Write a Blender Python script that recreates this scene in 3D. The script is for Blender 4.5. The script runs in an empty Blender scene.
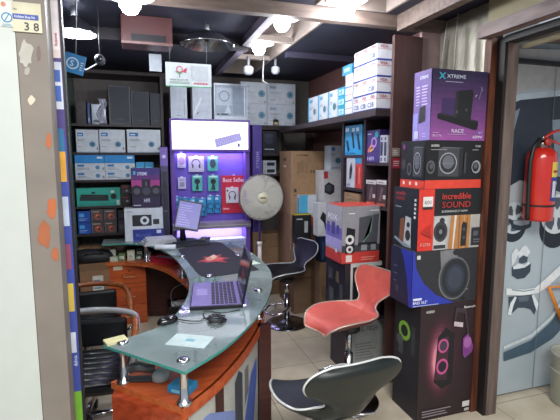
import bpy, bmesh, math, random
from mathutils import Vector, Matrix
random.seed(7)
C = bpy.context.scene.collection
PI = math.pi
# ---------------------------------------------------------------- camera
CAM_H, FPX, PITCH, YAW = 1.6, 430.0, math.radians(7), math.radians(18)
cd = bpy.data.cameras.new('camera'); cam = bpy.data.objects.new('camera', cd); C.objects.link(cam)
cd.sensor_fit = 'HORIZONTAL'; cd.sensor_width = 36; cd.lens = FPX / 560 * 36; cd.clip_start = .02
cam.location = (0, 0, CAM_H); cam.rotation_euler = (PI / 2 - PITCH, 0, -YAW)
bpy.context.scene.camera = cam
# ---------------------------------------------------------------- world and exposure
w = bpy.data.worlds.new('world'); bpy.context.scene.world = w; w.use_nodes = True
w.node_tree.nodes['Background'].inputs[0].default_value = (.80, .88, 1, 1)
w.node_tree.nodes['Background'].inputs[1].default_value = .5
vs = bpy.context.scene.view_settings
vs.view_transform = 'Standard'; vs.look = 'None'; vs.gamma = 1; vs.exposure = 0.22
def area(name, loc, rot, sx, sy, power, col=(1, 1, 1)):
    l = bpy.data.lights.new(name, 'AREA'); l.shape = 'RECTANGLE'; l.size = sx; l.size_y = sy; l.energy = power; l.color = col
    o = bpy.data.objects.new(name, l); C.objects.link(o); o.location = loc; o.rotation_euler = rot; return o
# added fill lights, unseen, standing in for light from the passage
area('passage_fill', (.3, -.6, 3.1), (math.radians(28), 0, 0), 2.6, 1.0, 120, (1, .98, .93))
area('passage_fill_side', (2.7, .5, 2.9), (math.radians(25), 0, 0), 1.0, 1.0, 22, (1, .97, .93))
def point(name, loc, power, col=(.9, .95, 1), r=.05):
    l = bpy.data.lights.new(name, 'POINT'); l.energy = power; l.color = col; l.shadow_soft_size = r
    o = bpy.data.objects.new(name, l); C.objects.link(o); o.location = loc; return o
LAMPP = 10
# ---------------------------------------------------------------- rays: a pixel of the frame to a point on a plane of the room
def ray(px, py):
    dx = (px - 280) / FPX; dy = (210 - py) / FPX
    y = math.cos(PITCH) + dy * math.sin(PITCH); z = -math.sin(PITCH) + dy * math.cos(PITCH)
    return Vector((dx * math.cos(YAW) + y * math.sin(YAW), -dx * math.sin(YAW) + y * math.cos(YAW), z))
O0 = Vector((0, 0, CAM_H))
def pY(px, py, y): r = ray(px, py); return O0 + r * (y / r.y)
def pX(px, py, x): r = ray(px, py); return O0 + r * (x / r.x)
def pZ(px, py, z): r = ray(px, py); return O0 + r * ((z - CAM_H) / r.z)
# ---------------------------------------------------------------- materials
def lin(c):
    if isinstance(c, str):
        c = c.lstrip('#'); c = [int(c[i:i + 2], 16) / 255 for i in (0, 2, 4)]
    return [(v / 12.92 if v <= .04045 else ((v + .055) / 1.055) ** 2.4) for v in c]
MC = {}
def M(col, rough=.55, metal=0., var=.10, scale=18., emit=0., bump=0., clear=0., name=None):
    key = (col, rough, metal, var, scale, emit, bump, clear)
    if key in MC: return MC[key]
    m = bpy.data.materials.new(name or ('surface_' + col.strip('#'))); m.use_nodes = True
    nt = m.node_tree; b = nt.nodes['Principled BSDF']; c = lin(col)
    b.inputs['Roughness'].default_value = rough; b.inputs['Metallic'].default_value = metal
    b.inputs['Coat Weight'].default_value = clear
    tc = nt.nodes.new('ShaderNodeTexCoord'); n = nt.nodes.new('ShaderNodeTexNoise')
    n.inputs['Scale'].default_value = scale; n.inputs['Detail'].default_value = 3
    nt.links.new(tc.outputs['Object'], n.inputs['Vector'])
    r = nt.nodes.new('ShaderNodeValToRGB'); nt.links.new(n.outputs['Fac'], r.inputs['Fac'])
    r.color_ramp.elements[0].position = .3; r.color_ramp.elements[1].position = .7
    r.color_ramp.elements[0].color = [v * (1 - var) for v in c] + [1]
    r.color_ramp.elements[1].color = [min(1, v * (1 + var)) for v in c] + [1]
    nt.links.new(r.outputs['Color'], b.inputs['Base Color'])
    if emit:
        nt.links.new(r.outputs['Color'], b.inputs['Emission Color']); b.inputs['Emission Strength'].default_value = emit
    if bump:
        bp = nt.nodes.new('ShaderNodeBump'); bp.inputs['Strength'].default_value = bump; bp.inputs['Distance'].default_value = .01
        nt.links.new(n.outputs['Fac'], bp.inputs['Height']); nt.links.new(bp.outputs['Normal'], b.inputs['Normal'])
    MC[key] = m; return m
def wood(name, c0, c1, rough=.4, stretch=(1, 12, 12), scale=3.):
    m = bpy.data.materials.new(name); m.use_nodes = True; nt = m.node_tree; b = nt.nodes['Principled BSDF']
    tc = nt.nodes.new('ShaderNodeTexCoord'); mp = nt.nodes.new('ShaderNodeMapping'); mp.inputs['Scale'].default_value = stretch
    n = nt.nodes.new('ShaderNodeTexNoise'); n.inputs['Scale'].default_value = scale; n.inputs['Detail'].default_value = 6
    r = nt.nodes.new('ShaderNodeValToRGB'); r.color_ramp.elements[0].color = lin(c0) + [1]; r.color_ramp.elements[1].color = lin(c1) + [1]
    r.color_ramp.elements[0].position = .35; r.color_ramp.elements[1].position = .65
    nt.links.new(tc.outputs['Object'], mp.inputs[0]); nt.links.new(mp.outputs[0], n.inputs['Vector'])
    nt.links.new(n.outputs['Fac'], r.inputs['Fac']); nt.links.new(r.outputs['Color'], b.inputs['Base Color'])
    b.inputs['Roughness'].default_value = rough; return m
def tiles(name, c0, c1, grout, size, off=(0, 0)):
    m = bpy.data.materials.new(name); m.use_nodes = True; nt = m.node_tree; b = nt.nodes['Principled BSDF']
    tc = nt.nodes.new('ShaderNodeTexCoord'); mp = nt.nodes.new('ShaderNodeMapping'); mp.inputs['Location'].default_value = (off[0], off[1], 0)
    br = nt.nodes.new('ShaderNodeTexBrick'); br.offset = 0; br.inputs['Scale'].default_value = 1
    br.inputs['Brick Width'].default_value = size; br.inputs['Row Height'].default_value = size
    br.inputs['Mortar Size'].default_value = .0028; br.inputs['Mortar Smooth'].default_value = .1
    n = nt.nodes.new('ShaderNodeTexNoise'); n.inputs['Scale'].default_value = 5; n.inputs['Detail'].default_value = 5
    r = nt.nodes.new('ShaderNodeValToRGB'); r.color_ramp.elements[0].color = lin(c0) + [1]; r.color_ramp.elements[1].color = lin(c1) + [1]
    r.color_ramp.elements[0].position = .35; r.color_ramp.elements[1].position = .65
    nt.links.new(tc.outputs['Object'], mp.inputs[0]); nt.links.new(mp.outputs[0], br.inputs['Vector'])
    nt.links.new(tc.outputs['Object'], n.inputs['Vector']); nt.links.new(n.outputs['Fac'], r.inputs['Fac'])
    nt.links.new(r.outputs[0], br.inputs['Color1']); nt.links.new(r.outputs[0], br.inputs['Color2']); br.inputs['Mortar'].default_value = lin(grout) + [1]
    nt.links.new(br.outputs['Color'], b.inputs['Base Color']); b.inputs['Roughness'].default_value = .28
    return m
def glassy(name, tint, film, fac, rough=.04):
    m = bpy.data.materials.new(name); m.use_nodes = True; nt = m.node_tree; nt.nodes.clear()
    out = nt.nodes.new('ShaderNodeOutputMaterial'); tr = nt.nodes.new('ShaderNodeBsdfTransparent'); tr.inputs[0].default_value = lin(tint) + [1]
    df = nt.nodes.new('ShaderNodeBsdfDiffuse'); df.inputs[0].default_value = lin(film) + [1]
    gl = nt.nodes.new('ShaderNodeBsdfGlossy'); gl.inputs['Roughness'].default_value = rough
    tc = nt.nodes.new('ShaderNodeTexCoord'); n = nt.nodes.new('ShaderNodeTexNoise'); n.inputs['Scale'].default_value = 3.5; n.inputs['Detail'].default_value = 4
    mr = nt.nodes.new('ShaderNodeMapRange'); mr.inputs[1].default_value = .35; mr.inputs[2].default_value = .65
    mr.inputs[3].default_value = max(0, fac - .1); mr.inputs[4].default_value = min(1, fac + .08)
    nt.links.new(tc.outputs['Object'], n.inputs['Vector']); nt.links.new(n.outputs['Fac'], mr.inputs[0])
    m1 = nt.nodes.new('ShaderNodeMixShader'); nt.links.new(mr.outputs[0], m1.inputs[0]); nt.links.new(tr.outputs[0], m1.inputs[1]); nt.links.new(df.outputs[0], m1.inputs[2])
    fr = nt.nodes.new('ShaderNodeFresnel'); fr.inputs[0].default_value = 1.5
    m2 = nt.nodes.new('ShaderNodeMixShader'); nt.links.new(fr.outputs[0], m2.inputs[0]); nt.links.new(m1.outputs[0], m2.inputs[1]); nt.links.new(gl.outputs[0], m2.inputs[2])
    nt.links.new(m2.outputs[0], out.inputs[0]); return m
BLACK = '#141416'; WHITE = '#e6e8ee'
CHROME = M('#c9ccd0', .18, 1., .03); STEEL = M('#9a9da2', .3, 1., .05)
WOOD_O = wood('orange_wood', '#a4441f', '#bf5a2c', .35)
WOOD_D = wood('dark_brown_wood', '#3a1a16', '#4a241e', .4)
WOOD_P = wood('worn_post_wood', '#574a43', '#70605a', .6, (12, 12, 1.2), 3)
WOOD_R = wood('red_brown_post_wood', '#3d2019', '#6d3b24', .5, (12, 12, 1.2), 3)
WOOD_S = wood('shelf_board_wood', '#2b2024', '#382b2f', .5)
WOOD_E = wood('shelf_end_wood', '#48302e', '#573b38', .5, (10, 10, 1.), 3)
BEAM = wood('cream_brown_beam', '#65554e', '#7d6c62', .6, (2, 10, 10), 3)
BEAM2 = wood('mauve_brown_beam', '#5d4a4c', '#8d7672', .5, (12, 2, 12), 2)
# ---------------------------------------------------------------- mesh building
TXT = {}
def text_mesh(s, bold=0.0):
    k = (s, bold)
    if k in TXT: return TXT[k]
    cu = bpy.data.curves.new('t', 'FONT'); cu.body = s; cu.size = 1; cu.offset = bold; cu.resolution_u = 2
    ob = bpy.data.objects.new('t', cu); C.objects.link(ob); dg = bpy.context.evaluated_depsgraph_get(); dg.update()
    me = ob.evaluated_get(dg).to_mesh()
    vs_ = [(v.co.x, v.co.y) for v in me.vertices]; fs = [tuple(p.vertices) for p in me.polygons]
    ob.evaluated_get(dg).to_mesh_clear(); bpy.data.objects.remove(ob); bpy.data.curves.remove(cu)
    xs = [v[0] for v in vs_] or [0]; x0, x1 = min(xs), max(xs); ys = [v[1] for v in vs_] or [0]; y0, y1 = min(ys), max(ys)
    vs_ = [((x - x0) / max(1e-6, y1 - y0), (y - y0) / max(1e-6, y1 - y0)) for x, y in vs_]
    TXT[k] = (vs_, fs, (x1 - x0) / max(1e-6, y1 - y0)); return TXT[k]
class MB:
    def __init__(s): s.v = []; s.f = []; s.m = []; s.mats = []; s.sm = []
    def mi(s, m):
        if isinstance(m, str): m = M(m)
        if m not in s.mats: s.mats.append(m)
        return s.mats.index(m)
    def add(s, vs, fs, m, smooth=False):
        b = len(s.v); s.v += [tuple(v) for v in vs]; i = s.mi(m)
        for f in fs: s.f.append([b + k for k in f]); s.m.append(i); s.sm.append(smooth)
        return s
    def box(s, a, b, m, bev=0.):
        x0, y0, z0 = a; x1, y1, z1 = b
        if bev:
            bm = bmesh.new(); bmesh.ops.create_cube(bm, size=1)
            for v in bm.verts: v.co = Vector(((x0 + x1) / 2 + v.co.x * (x1 - x0), (y0 + y1) / 2 + v.co.y * (y1 - y0), (z0 + z1) / 2 + v.co.z * (z1 - z0)))
            bmesh.ops.bevel(bm, geom=bm.edges[:], offset=bev, segments=2, affect='EDGES', profile=.6)
            bm.verts.index_update(); s.add([v.co[:] for v in bm.verts], [[v.index for v in f.verts] for f in bm.faces], m); bm.free(); return s
        vs = [(x, y, z) for z in (z0, z1) for y in (y0, y1) for x in (x0, x1)]
        return s.add(vs, [(0, 2, 3, 1), (4, 5, 7, 6), (0, 1, 5, 4), (2, 6, 7, 3), (0, 4, 6, 2), (1, 3, 7, 5)], m)
    def prism(s, pts, z0, z1, m, mside=None):
        n = len(pts); a = sum(pts[i][0] * pts[(i + 1) % n][1] - pts[(i + 1) % n][0] * pts[i][1] for i in range(n))
        if a < 0: pts = pts[::-1]
        vs = [(p[0], p[1], z0) for p in pts] + [(p[0], p[1], z1) for p in pts]
        s.add(vs, [list(range(n))[::-1], list(range(n, 2 * n))], m)
        return s.add(vs, [(i, (i + 1) % n, n + (i + 1) % n, n + i) for i in range(n)], mside or m)
    def tube(s, pts, r, m, n=8, closed=False, cap=True):
        P_ = [Vector(p) for p in pts]; k = len(P_); rs = r if isinstance(r, (list, tuple)) else [r] * k
        vs = []; up = None
        for i in range(k):
            if closed: t = P_[(i + 1) % k] - P_[i - 1]
            else: t = P_[min(i + 1, k - 1)] - P_[max(i - 1, 0)]
            t.normalize()
            if up is None: up = Vector((0, 0, 1)) if abs(t.z) < .9 else Vector((1, 0, 0))
            a = t.cross(up)
            if a.length < 1e-5: a = t.orthogonal()
            a.normalize(); b = t.cross(a).normalized(); up = b * -1 if b.dot(up) < 0 else b
            for j in range(n):
                th = 2 * PI * j / n; vs.append(P_[i] + (a * math.cos(th) + t.cross(a) * math.sin(th)) * rs[i])
        fs = []
        for i in range(k if closed else k - 1):
            for j in range(n):
                i2 = (i + 1) % k; fs.append((i * n + j, i * n + (j + 1) % n, i2 * n + (j + 1) % n, i2 * n + j))
        if not closed and cap: fs += [list(range(n))[::-1], list(range((k - 1) * n, k * n))]
        return s.add(vs, fs, m, True)
    def lathe(s, prof, c, m, axis='z', n=28):
        vs = []; cx, cy, cz = c
        for r, h in prof:
            for j in range(n):
                t = 2 * PI * j / n; a, b = r * math.cos(t), r * math.sin(t)
                vs.append((cx + a, cy + b, cz + h) if axis == 'z' else ((cx + a, cy - h, cz + b) if axis == 'y' else (cx + h, cy + a, cz + b)))
        fs = [(i * n + j, i * n + (j + 1) % n, (i + 1) * n + (j + 1) % n, (i + 1) * n + j) for i in range(len(prof) - 1) for j in range(n)]
        return s.add(vs, fs, m, True)
    def quad(s, pts, m): return s.add(pts, [tuple(range(len(pts)))], m)
    def build(s, name, parent=None, loc=None, world=False):
        me = bpy.data.meshes.new(name); off = Vector((0, 0, 0))
        if world and parent is not None: off = Vector(parent.location)
        me.from_pydata([Vector(v) - off for v in s.v], [], s.f)
        for m in s.mats: me.materials.append(m)
        for p, i, sm in zip(me.polygons, s.m, s.sm): p.material_index = i; p.use_smooth = sm
        me.update(); o = bpy.data.objects.new(name, me); C.objects.link(o)
        if parent is not None: o.parent = parent
        elif loc is not None: o.location = loc
        return o
def tag(o, label, cat, group=None):
    o['label'] = label; o['category'] = cat
    if group: o['group'] = group
    return o
def thing(name, label, cat, loc=(0, 0, 0), rz=0., group=None):
    o = bpy.data.objects.new(name, None); C.objects.link(o); o.location = loc; o.rotation_euler = (0, 0, rz)
    o.empty_display_size = .1; return tag(o, label, cat, group)
def struct(name, mb):
    o = mb.build(name); o['kind'] = 'structure'; return o
# flat artwork: shapes laid on a face given by origin, unit vectors and size; each layer lies a hair above the last
def art(shapes, o, U, V, W_, H_, gap=.0012, step=.0003):
    o, U, V = Vector(o), Vector(U), Vector(V); N = U.cross(V); pic = MB(); let = MB()
    k = 0
    for sh in shapes:
        t = sh[0]; k += 1; h = gap + step * k
        def pt(x, y): return o + U * x + V * y + N * h
        if t == 'r': _, a, b, c, d, m = sh; pic.quad([pt(a * W_, b * H_), pt(c * W_, b * H_), pt(c * W_, d * H_), pt(a * W_, d * H_)], m)
        elif t == 'p': pic.quad([pt(a * W_, b * H_) for a, b in sh[1]], sh[2])
        elif t == 'c':
            _, a, b, r, m = sh[:5]; rx = sh[5] if len(sh) > 5 else 1
            pic.quad([pt(a * W_ + r * H_ * rx * math.cos(i * PI / 12), b * H_ + r * H_ * math.sin(i * PI / 12)) for i in range(24)], m)
        elif t == 'ring':
            _, a, b, r0, r1, m = sh; n = 24
            vs = [pt(a * W_ + r * H_ * math.cos(i * 2 * PI / n), b * H_ + r * H_ * math.sin(i * 2 * PI / n)) for r in (r0, r1) for i in range(n)]
            pic.add(vs, [(i, n + i, n + (i + 1) % n, (i + 1) % n) for i in range(n)], m)
        elif t == 'lines':                       # a block of small print
            _, a, b, c, d, n, m = sh
            for i in range(n):
                y0 = b + (d - b) * (i + .2) / n; y1 = b + (d - b) * (i + .62) / n; e = c - (c - a) * random.uniform(0, .35)
                let.quad([pt(a * W_, y0 * H_), pt(e * W_, y0 * H_), pt(e * W_, y1 * H_), pt(a * W_, y1 * H_)], m)
        elif t == 't':                           # text: u, v (left bottom), height in face heights, string, material[, max width]
            _, a, b, hh, s, m = sh[:6]; vs, fs, wd = text_mesh(s, .012); sx = 1
            if len(sh) > 6: sx = min(1.6, sh[6] * W_ / (wd * hh * H_))
            let.add([pt(a * W_ + x * hh * H_ * sx, b * H_ + y * hh * H_) for x, y in vs], fs, m)
        elif t == 'tv':                          # text running upwards
            _, a, b, hh, s, m = sh[:6]; vs, fs, wd = text_mesh(s, .012)
            let.add([pt(a * W_ - y * hh * W_, b * H_ + x * hh * W_) for x, y in vs], fs, m)
    return pic, let
CRATE = 0
def carton(name, label, x, y, z, w, d, h, col, front=(), left=(), right=(), top=None, rz=0., cat='box', group=None, body='carton', rough=.42, bev=.002, back=None, partnames=('printed_picture', 'lettering')):
    """x, y, z: lower left corner of the front face; w across, d backwards, h up"""
    r = thing(name, label, cat, (x, y, z), rz, group)
    b = MB(); b.box((0, 0, 0), (w, d, h), M(col, rough) if isinstance(col, str) else col, bev)
    if top: b.box((.002, .002, h - .0005), (w - .002, d - .002, h + .0008), M(top, rough))
    b.build(body, r)
    for shapes, o, U, W_ in ((front, (0, 0, 0), (1, 0, 0), w), (left, (0, d, 0), (0, -1, 0), d), (right, (w, 0, 0), (0, 1, 0), d)):
        if shapes:
            p, l = art(shapes, o, U, (0, 0, 1), W_, h)
            if p.f: p.build(partnames[0], r)
            if l.f: l.build(partnames[1], r)
    return r
def cY(name, label, px0, py0, px1, py1, Y, d, col, z0=None, h=None, **k):
    """carton whose front stands in the plane y = Y between two columns of the frame"""
    pm, xm = (py0 + py1) / 2, (px0 + px1) / 2
    x0, x1 = pY(px0, pm, Y).x, pY(px1, pm, Y).x
    zb = pY(xm, py1, Y).z if z0 is None else z0
    zt = pY(xm, py0, Y).z if h is None else zb + h
    return carton(name, label, x0, Y, zb + .0008, x1 - x0, d, zt - zb - .0016, col, **k), zt
def cX(name, label, px0, py0, px1, py1, X, d, col, z0=None, **k):
    """carton whose front faces -x in the plane x = X"""
    pm, xm = (py0 + py1) / 2, (px0 + px1) / 2
    ya, yb = pX(px0, pm, X).y, pX(px1, pm, X).y                # far, near
    zb = pX(xm, py1, X).z if z0 is None else z0; zt = pX(xm, py0, X).z
    return carton(name, label, X, ya, zb + .0008, ya - yb, d, zt - zb - .0016, col, rz=-PI / 2, **k), zt
# ================================================================ THE ROOM
YB = 4.95; XR = 1.97; XL = -.78; ZC = 2.5
b = MB(); b.box((-2.5, -2.5, -.05), (4.2, 5.1, 0), tiles('beige_floor_tiles', '#c2b59f', '#d3c8b4', '#857865', .45, (.12, .18))); struct('floor', b)
b = MB(); b.box((XL, YB, 0), (XR + .08, YB + .08, 2.75), M('#5f5854', .8)); struct('wall_back', b)
b = MB(); b.box((XL - .08, 1.62, 0), (XL, YB + .08, 2.75), M('#55504e', .8)); struct('wall_left', b)
b = MB(); b.box((XR, 2.14, 0), (XR + .08, YB, 2.75), M('#6d4a46', .8)); struct('wall_right', b)
b = MB(); b.box((-2.4, 1.6, 0), (-.357, 1.66, 3.0), M('#bcc2bd', .5, 0, .02)); struct('wall_front', b)
# grey worn post beside the white wall
t = struct('trim_1', MB().box((-.355, 1.6, 0), (-.268, 1.7, 2.75), M('#7c746d', .6, 0, .08, 9)))
ST = thing('peeling_sticker', 'peeled pale and orange sticker remains on the grey post', 'sticker', (-.355, 1.598, 1.2))
for (u0, v0, u1, v1, c, n) in ((17, 38, 34, 70, '#aaa79f', 9), (36, 44, 41, 62, '#6d5a55', 7), (27, 95, 36, 106, '#c4bba8', 7), (45, 132, 52, 150, '#a8613c', 8), (24, 66, 30, 76, '#9a978f', 6), (46, 196, 57, 222, '#b06038', 10), (36, 220, 52, 250, '#9e5c3c', 11), (50, 245, 60, 262, '#a9623f', 8)):
    cx, cy, rx, ry = (u0 + u1) / 2, (v0 + v1) / 2, (u1 - u0) / 2, (v1 - v0) / 2
    q = []
    for i in range(n * 2):
        a = i * PI / n; k_ = random.uniform(.65, 1.05); q.append(pY(min(44.5 + cy * .055, cx + rx * k_ * math.cos(a)), cy + ry * k_ * math.sin(a), 1.5985))
    MB().quad(q[::-1], c).build('sticker_patch', ST, world=True)
# number plate 38
t = thing('number_plate', 'off-white plate with handwritten number 38 on the grey post', 'sign', pY(13, 31, 1.595))
a, bq = pY(13, 32, 1.595), pY(40.5, 5, 1.595); W0, H0 = bq.x - a.x, bq.z - a.z
b = MB().box((0, 0, 0), (W0, .004, H0), M('#c9c4ab', .5)); b.build('plate', t)
p, l = art([('r', .02, .42, .9, .6, '#41549a'), ('t', .08, .44, .11, 'Khilkhet Shop No', '#d8dcec', .7), ('t', .05, .72, .07, 'No', '#6b6a5a'), ('t', .4, .05, .28, '3 8', '#37343a', .5)], (0, 0, 0), (1, 0, 0), (0, 0, 1), W0, H0, .0006, .0002)
p.build('printed_band', t); l.build('lettering', t)
t = thing('round_sticker', 'small white sticker with a round blue emblem on the white wall', 'sticker', pY(1, 26, 1.597))
a, bq = pY(1, 27, 1.597), pY(12, 2, 1.597); W0, H0 = bq.x - a.x, bq.z - a.z
MB().box((0, 0, 0), (W0, .002, H0), M('#d3d9cf', .5)).build('sheet', t)
p, l = art([('ring', .5, .35, .15, .2, '#3c86b4'), ('p', [(.25, .2), (.35, .2), (.75, .5), (.65, .5)], '#3c86b4'), ('c', .3, .85, .09, '#c98572'), ('lines', .1, .02, .9, .12, 2, '#7aa7c4')], (0, 0, 0), (1, 0, 0), (0, 0, 1), W0, H0, .0006, .0002)
p.build('emblem', t); l.build('lettering', t)
# narrow signboard beside the post
t = thing('vertical_signboard', 'tall narrow signboard, purple above and green below, edge-on beside the grey post', 'sign', (-.283, 1.72, 0))
MB().box((.0375, 0, 0), (.045, .03, 2.7), M('#17151c', .5)).build('frame', t)
sgn = MB().box((0, 0, 0), (.037, .02, 2.7), M('#4d4180', .4)); sgn.build('panel', t)
p, l = art([('r', 0, 0, 1, .262, '#6fa832'), ('r', 0, .262, 1, .62, '#3b4a9c'), ('r', .1, .655, .95, .715, '#c9cfe0'), ('r', .1, .72, .95, .80, '#e4d6d6'), ('r', .2, .73, .85, .79, '#efe9ee'), ('r', .15, .56, .85, .60, '#d9a13c'), ('r', .15, .50, .85, .54, '#b8c6dc'),
            ('r', .2, .44, .8, .475, '#8f4a66'), ('r', .15, .38, .85, .42, '#c9b04a'), ('r', .15, .60, .8, .63, '#2f6f9c'), ('r', .25, .665, .8, .685, '#3b5fae'), ('r', .25, .69, .8, .705, '#3b5fae'), ('r', .2, .32, .8, .35, '#c9cfe0'), ('r', .15, .1, .5, .2, '#c2ccb8'),
            ('tv', .8, .81, .5, 'mantle', '#8c80b4'), ('tv', .8, .30, .35, 'dahua', '#c9d2ea'), ('tv', .75, .735, .3, 'huawei', '#b04048')], (0, 0, 0), (1, 0, 0), (0, 0, 1), .037, 2.7, .0006, .0001)
p.build('printed_stripe', t); l.build('lettering', t)
# ceiling: dark boards with two lit troughs
dark = M('#2a2b3c', .6, 0, .15, 4)
b = MB()
T1 = (.86, 1.2, 2.66, 4.66); T2 = (1.02, 1.5, 1.75, 2.46)
for (x0, x1, y0, y1) in ((-1, T1[0], .9, 5.03), (T1[1], 2.06, 2.66, 5.03), (T1[0], T1[1], 4.66, 5.03), (T1[0], T1[1], 2.46, 2.66), (T2[1], 2.06, .9, 2.66), (T1[0], T2[0], .9, 2.46), (T2[0], T2[1], .9, 1.75), (T1[1], T2[1], 2.46, 2.66)):
    b.box((x0, y0, ZC), (x1, y1, ZC + .04), dark)
struct('ceiling', b)
lin_ = M('#8d8078', .6, 0, .06)
for i, T in enumerate((T1, T2)):
    b = MB(); x0, x1, y0, y1 = T; h = .13
    b.box((x0 + .001, y0 + .001, ZC - .012), (x0 + .018, y1 - .001, ZC + h), lin_); b.box((x1 - .018, y0 + .001, ZC - .012), (x1 - .001, y1 - .001, ZC + h), lin_)
    b.box((x0 + .018, y0 + .001, ZC - .012), (x1 - .018, y0 + .018, ZC + h), lin_); b.box((x0 + .018, y1 - .018, ZC - .012), (x1 - .018, y1 - .001, ZC + h), lin_); b.box((x0 + .001, y0 + .001, ZC + h), (x1 - .001, y1 - .001, ZC + h + .02), lin_)
    if i == 0:
        for yy in (3.3, 3.95): b.box((x0 + .018, yy, ZC - .01), (x1 - .018, yy + .05, ZC + .03), lin_)
    struct('trim_%d' % (i + 2), b)
struct('trim_4', MB().box((XL, 2.5, 2.425), (XR, 2.56, ZC - .001), BEAM))
struct('trim_5', MB().box((1.6, 1.6, 2.40), (1.66, 2.5, ZC - .001), BEAM))
struct('trim_6', MB().box((XL, 1.9, 2.47), (1.6, 1.98, ZC - .001), M('#3a3036', .6)))
struct('trim_7', MB().box((XL, 3.35, 2.42), (T1[0] - .03, 3.41, ZC - .001), M('#2f2a30', .6)))
struct('trim_8', MB().box((T1[1] + .03, 3.6, 2.45), (XR, 3.65, ZC - .001), M('#343042', .6)))
struct('trim_9', MB().box((T1[0] - .085, 2.6, 2.44), (T1[0] - .03, 4.6, ZC - .001), M('#5a5060', .6)))
# pinkish board and crumpled silver sheet between the shelf end and the door post
struct('wall_pink', MB().box((1.815, 2.535, 0), (XR - .001, 2.56, ZC - .001), M('#b09490', .6)))
bm_ = MB(); n1, n2 = 30, 34; vsx = []
for i in range(n1):
    for j in range(n2):
        y = 2.53 - .42 * i / (n1 - 1); z = 1.5 + .99 * j / (n2 - 1)
        vsx.append((1.957 + .003 * math.sin(i * .9) + random.uniform(-.0006, .0006) * (4 if z < 2.15 else 1), y, z))
bm_.add(vsx, [(i * n2 + j, i * n2 + j + 1, (i + 1) * n2 + j + 1, (i + 1) * n2 + j) for i in range(n1 - 1) for j in range(n2 - 1)], M('#8f897c', .45, .4, .12, 10))
tag(bm_.build('silver_sheet'), 'crumpled silver foil sheet on the wall above the purple soundbar carton', 'foil sheet')
struct('wall_side', MB().box((1.9702, 2.1, 0), (2.0, 2.139, ZC - .001), M('#3b2522', .6)))
for k, (ya, za, yb_, zb) in enumerate(((2.46, 2.44, 2.42, 1.9), (2.36, 2.46, 2.34, 1.9))):
    pass
t = thing('hanging_cable', 'pair of pale cables hanging down in front of the silver foil', 'cable', (1.92, 2.4, 2.0))
for pts in ([(1.925, 2.43, 2.47), (1.92, 2.445, 2.3), (1.925, 2.47, 2.12)], [(1.925, 2.33, 2.49), (1.92, 2.335, 2.3), (1.92, 2.34, 2.08)]):
    MB().tube(pts, .004, M('#b9b4a8'), 6).build('strand', t, world=True)
# door post and beam on the right, passage side
struct('trim_10', MB().box((1.93, 2.045, 0), (1.974, 2.095, 2.27), WOOD_R))
struct('trim_11', MB().box((1.975, 1.99, 0), (1.992, 2.09, 2.27), M('#171314', .6)))
struct('door_1', MB().box((1.993, 1.985, 0), (2.07, 2.09, 2.26), WOOD_P).box((2.07, 2.02, 0), (2.105, 2.09, 2.22), M('#6f5c55', .6)))
struct('trim_12', MB().box((1.87, .3, 2.272), (1.94, 2.09, 2.34), BEAM2))
struct('trim_13', MB().box((1.9, .3, 2.345), (1.93, 2.05, 2.9), M('#a3987a', .7, 0, .12, 6)))
struct('trim_14', MB().box((1.96, .3, 2.235), (2.04, 1.98, 2.27), M('#151113', .6)))
struct('trim_15', MB().box((2.08, .3, 2.215), (2.12, 1.98, 2.235), M('#b3a78c', .6)))
struct('ceiling_side', MB().box((2.13, .3, 2.3), (4.1, 2.12, 2.33), M('#6a6462', .7)))
struct('wall_poster', MB().box((2.106, 2.145, 0), (3.6, 2.2, 2.42), M('#7f8a90', .5)))
# glossy poster with alloy wheels
t = thing('wheel_poster', 'large glossy poster of alloy wheels on the passage wall behind the extinguisher', 'poster', (2.13, 2.128, 0.02))
W0, H0 = 1.1, 2.14
MB().box((0, -.004, 0), (W0, .002, H0), M('#a9b6be', .22, 0, .05, 3, clear=.6)).build('sheet', t)
def U_(px, py):
    q = pY(px, py, 2.124); return ((q.x - 2.13) / W0, (q.z - .02) / H0)
sh = [('p', [U_(503, 48), U_(640, 52), U_(640, 84), U_(575, 90), U_(535, 88), U_(503, 96)], '#a9a9aa'),  # pale upper zone: reflection on the gloss put into the colour
      ('p', [U_(503, 104), U_(515, 97), U_(535, 93), U_(575, 95), U_(640, 90), U_(640, 200), U_(575, 196), U_(545, 188), U_(520, 180), U_(503, 190)], '#2b3442'),
      ('p', [U_(505, 100), U_(520, 94), U_(560, 90), U_(620, 98), U_(620, 103), U_(560, 96), U_(520, 100), U_(506, 106)], '#b4c2cc'),
      ('p', [U_(503, 130), U_(514, 112), U_(520, 108), U_(514, 130), U_(508, 160), U_(503, 170)], '#7d8b98'),
      ('p', [U_(552, 120), U_(575, 118), U_(575, 180), U_(556, 176)], '#8494a2')]
def rimset(cx, cy, r, base, rim, ph=.4, dr=.5):
    q = U_(cx, cy); rr = abs(U_(cx, cy - r)[1] - q[1])
    o_ = [('c', q[0], q[1] - rr * dr, rr * 1.02, base), ('c', q[0], q[1] - rr * dr * .5, rr * 1.02, base), ('c', q[0], q[1], rr, '#4a5560'), ('ring', q[0], q[1], rr * .84, rr * 1.0, rim)]
    for i in range(5):
        a_ = i * 2 * PI / 5 + ph; ca, sa = math.cos(a_), math.sin(a_); pts = []
        for (u, v) in ((.12, -.12), (.5, -.09), (.88, -.26), (.88, .26), (.5, .09), (.12, .12)):
            x_, y_ = (u * ca - v * sa) * rr, (u * sa + v * ca) * rr; pts.append((q[0] + x_ * H0 / W0, q[1] + y_))
        o_.append(('p', pts, rim))
    o_.append(('c', q[0], q[1], rr * .2, rim)); return o_
sh += rimset(514, 218, 16, '#1b2430', '#b4c0c8') + rimset(556, 214, 20, '#18202a', '#ced6da', .9, .7)
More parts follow.
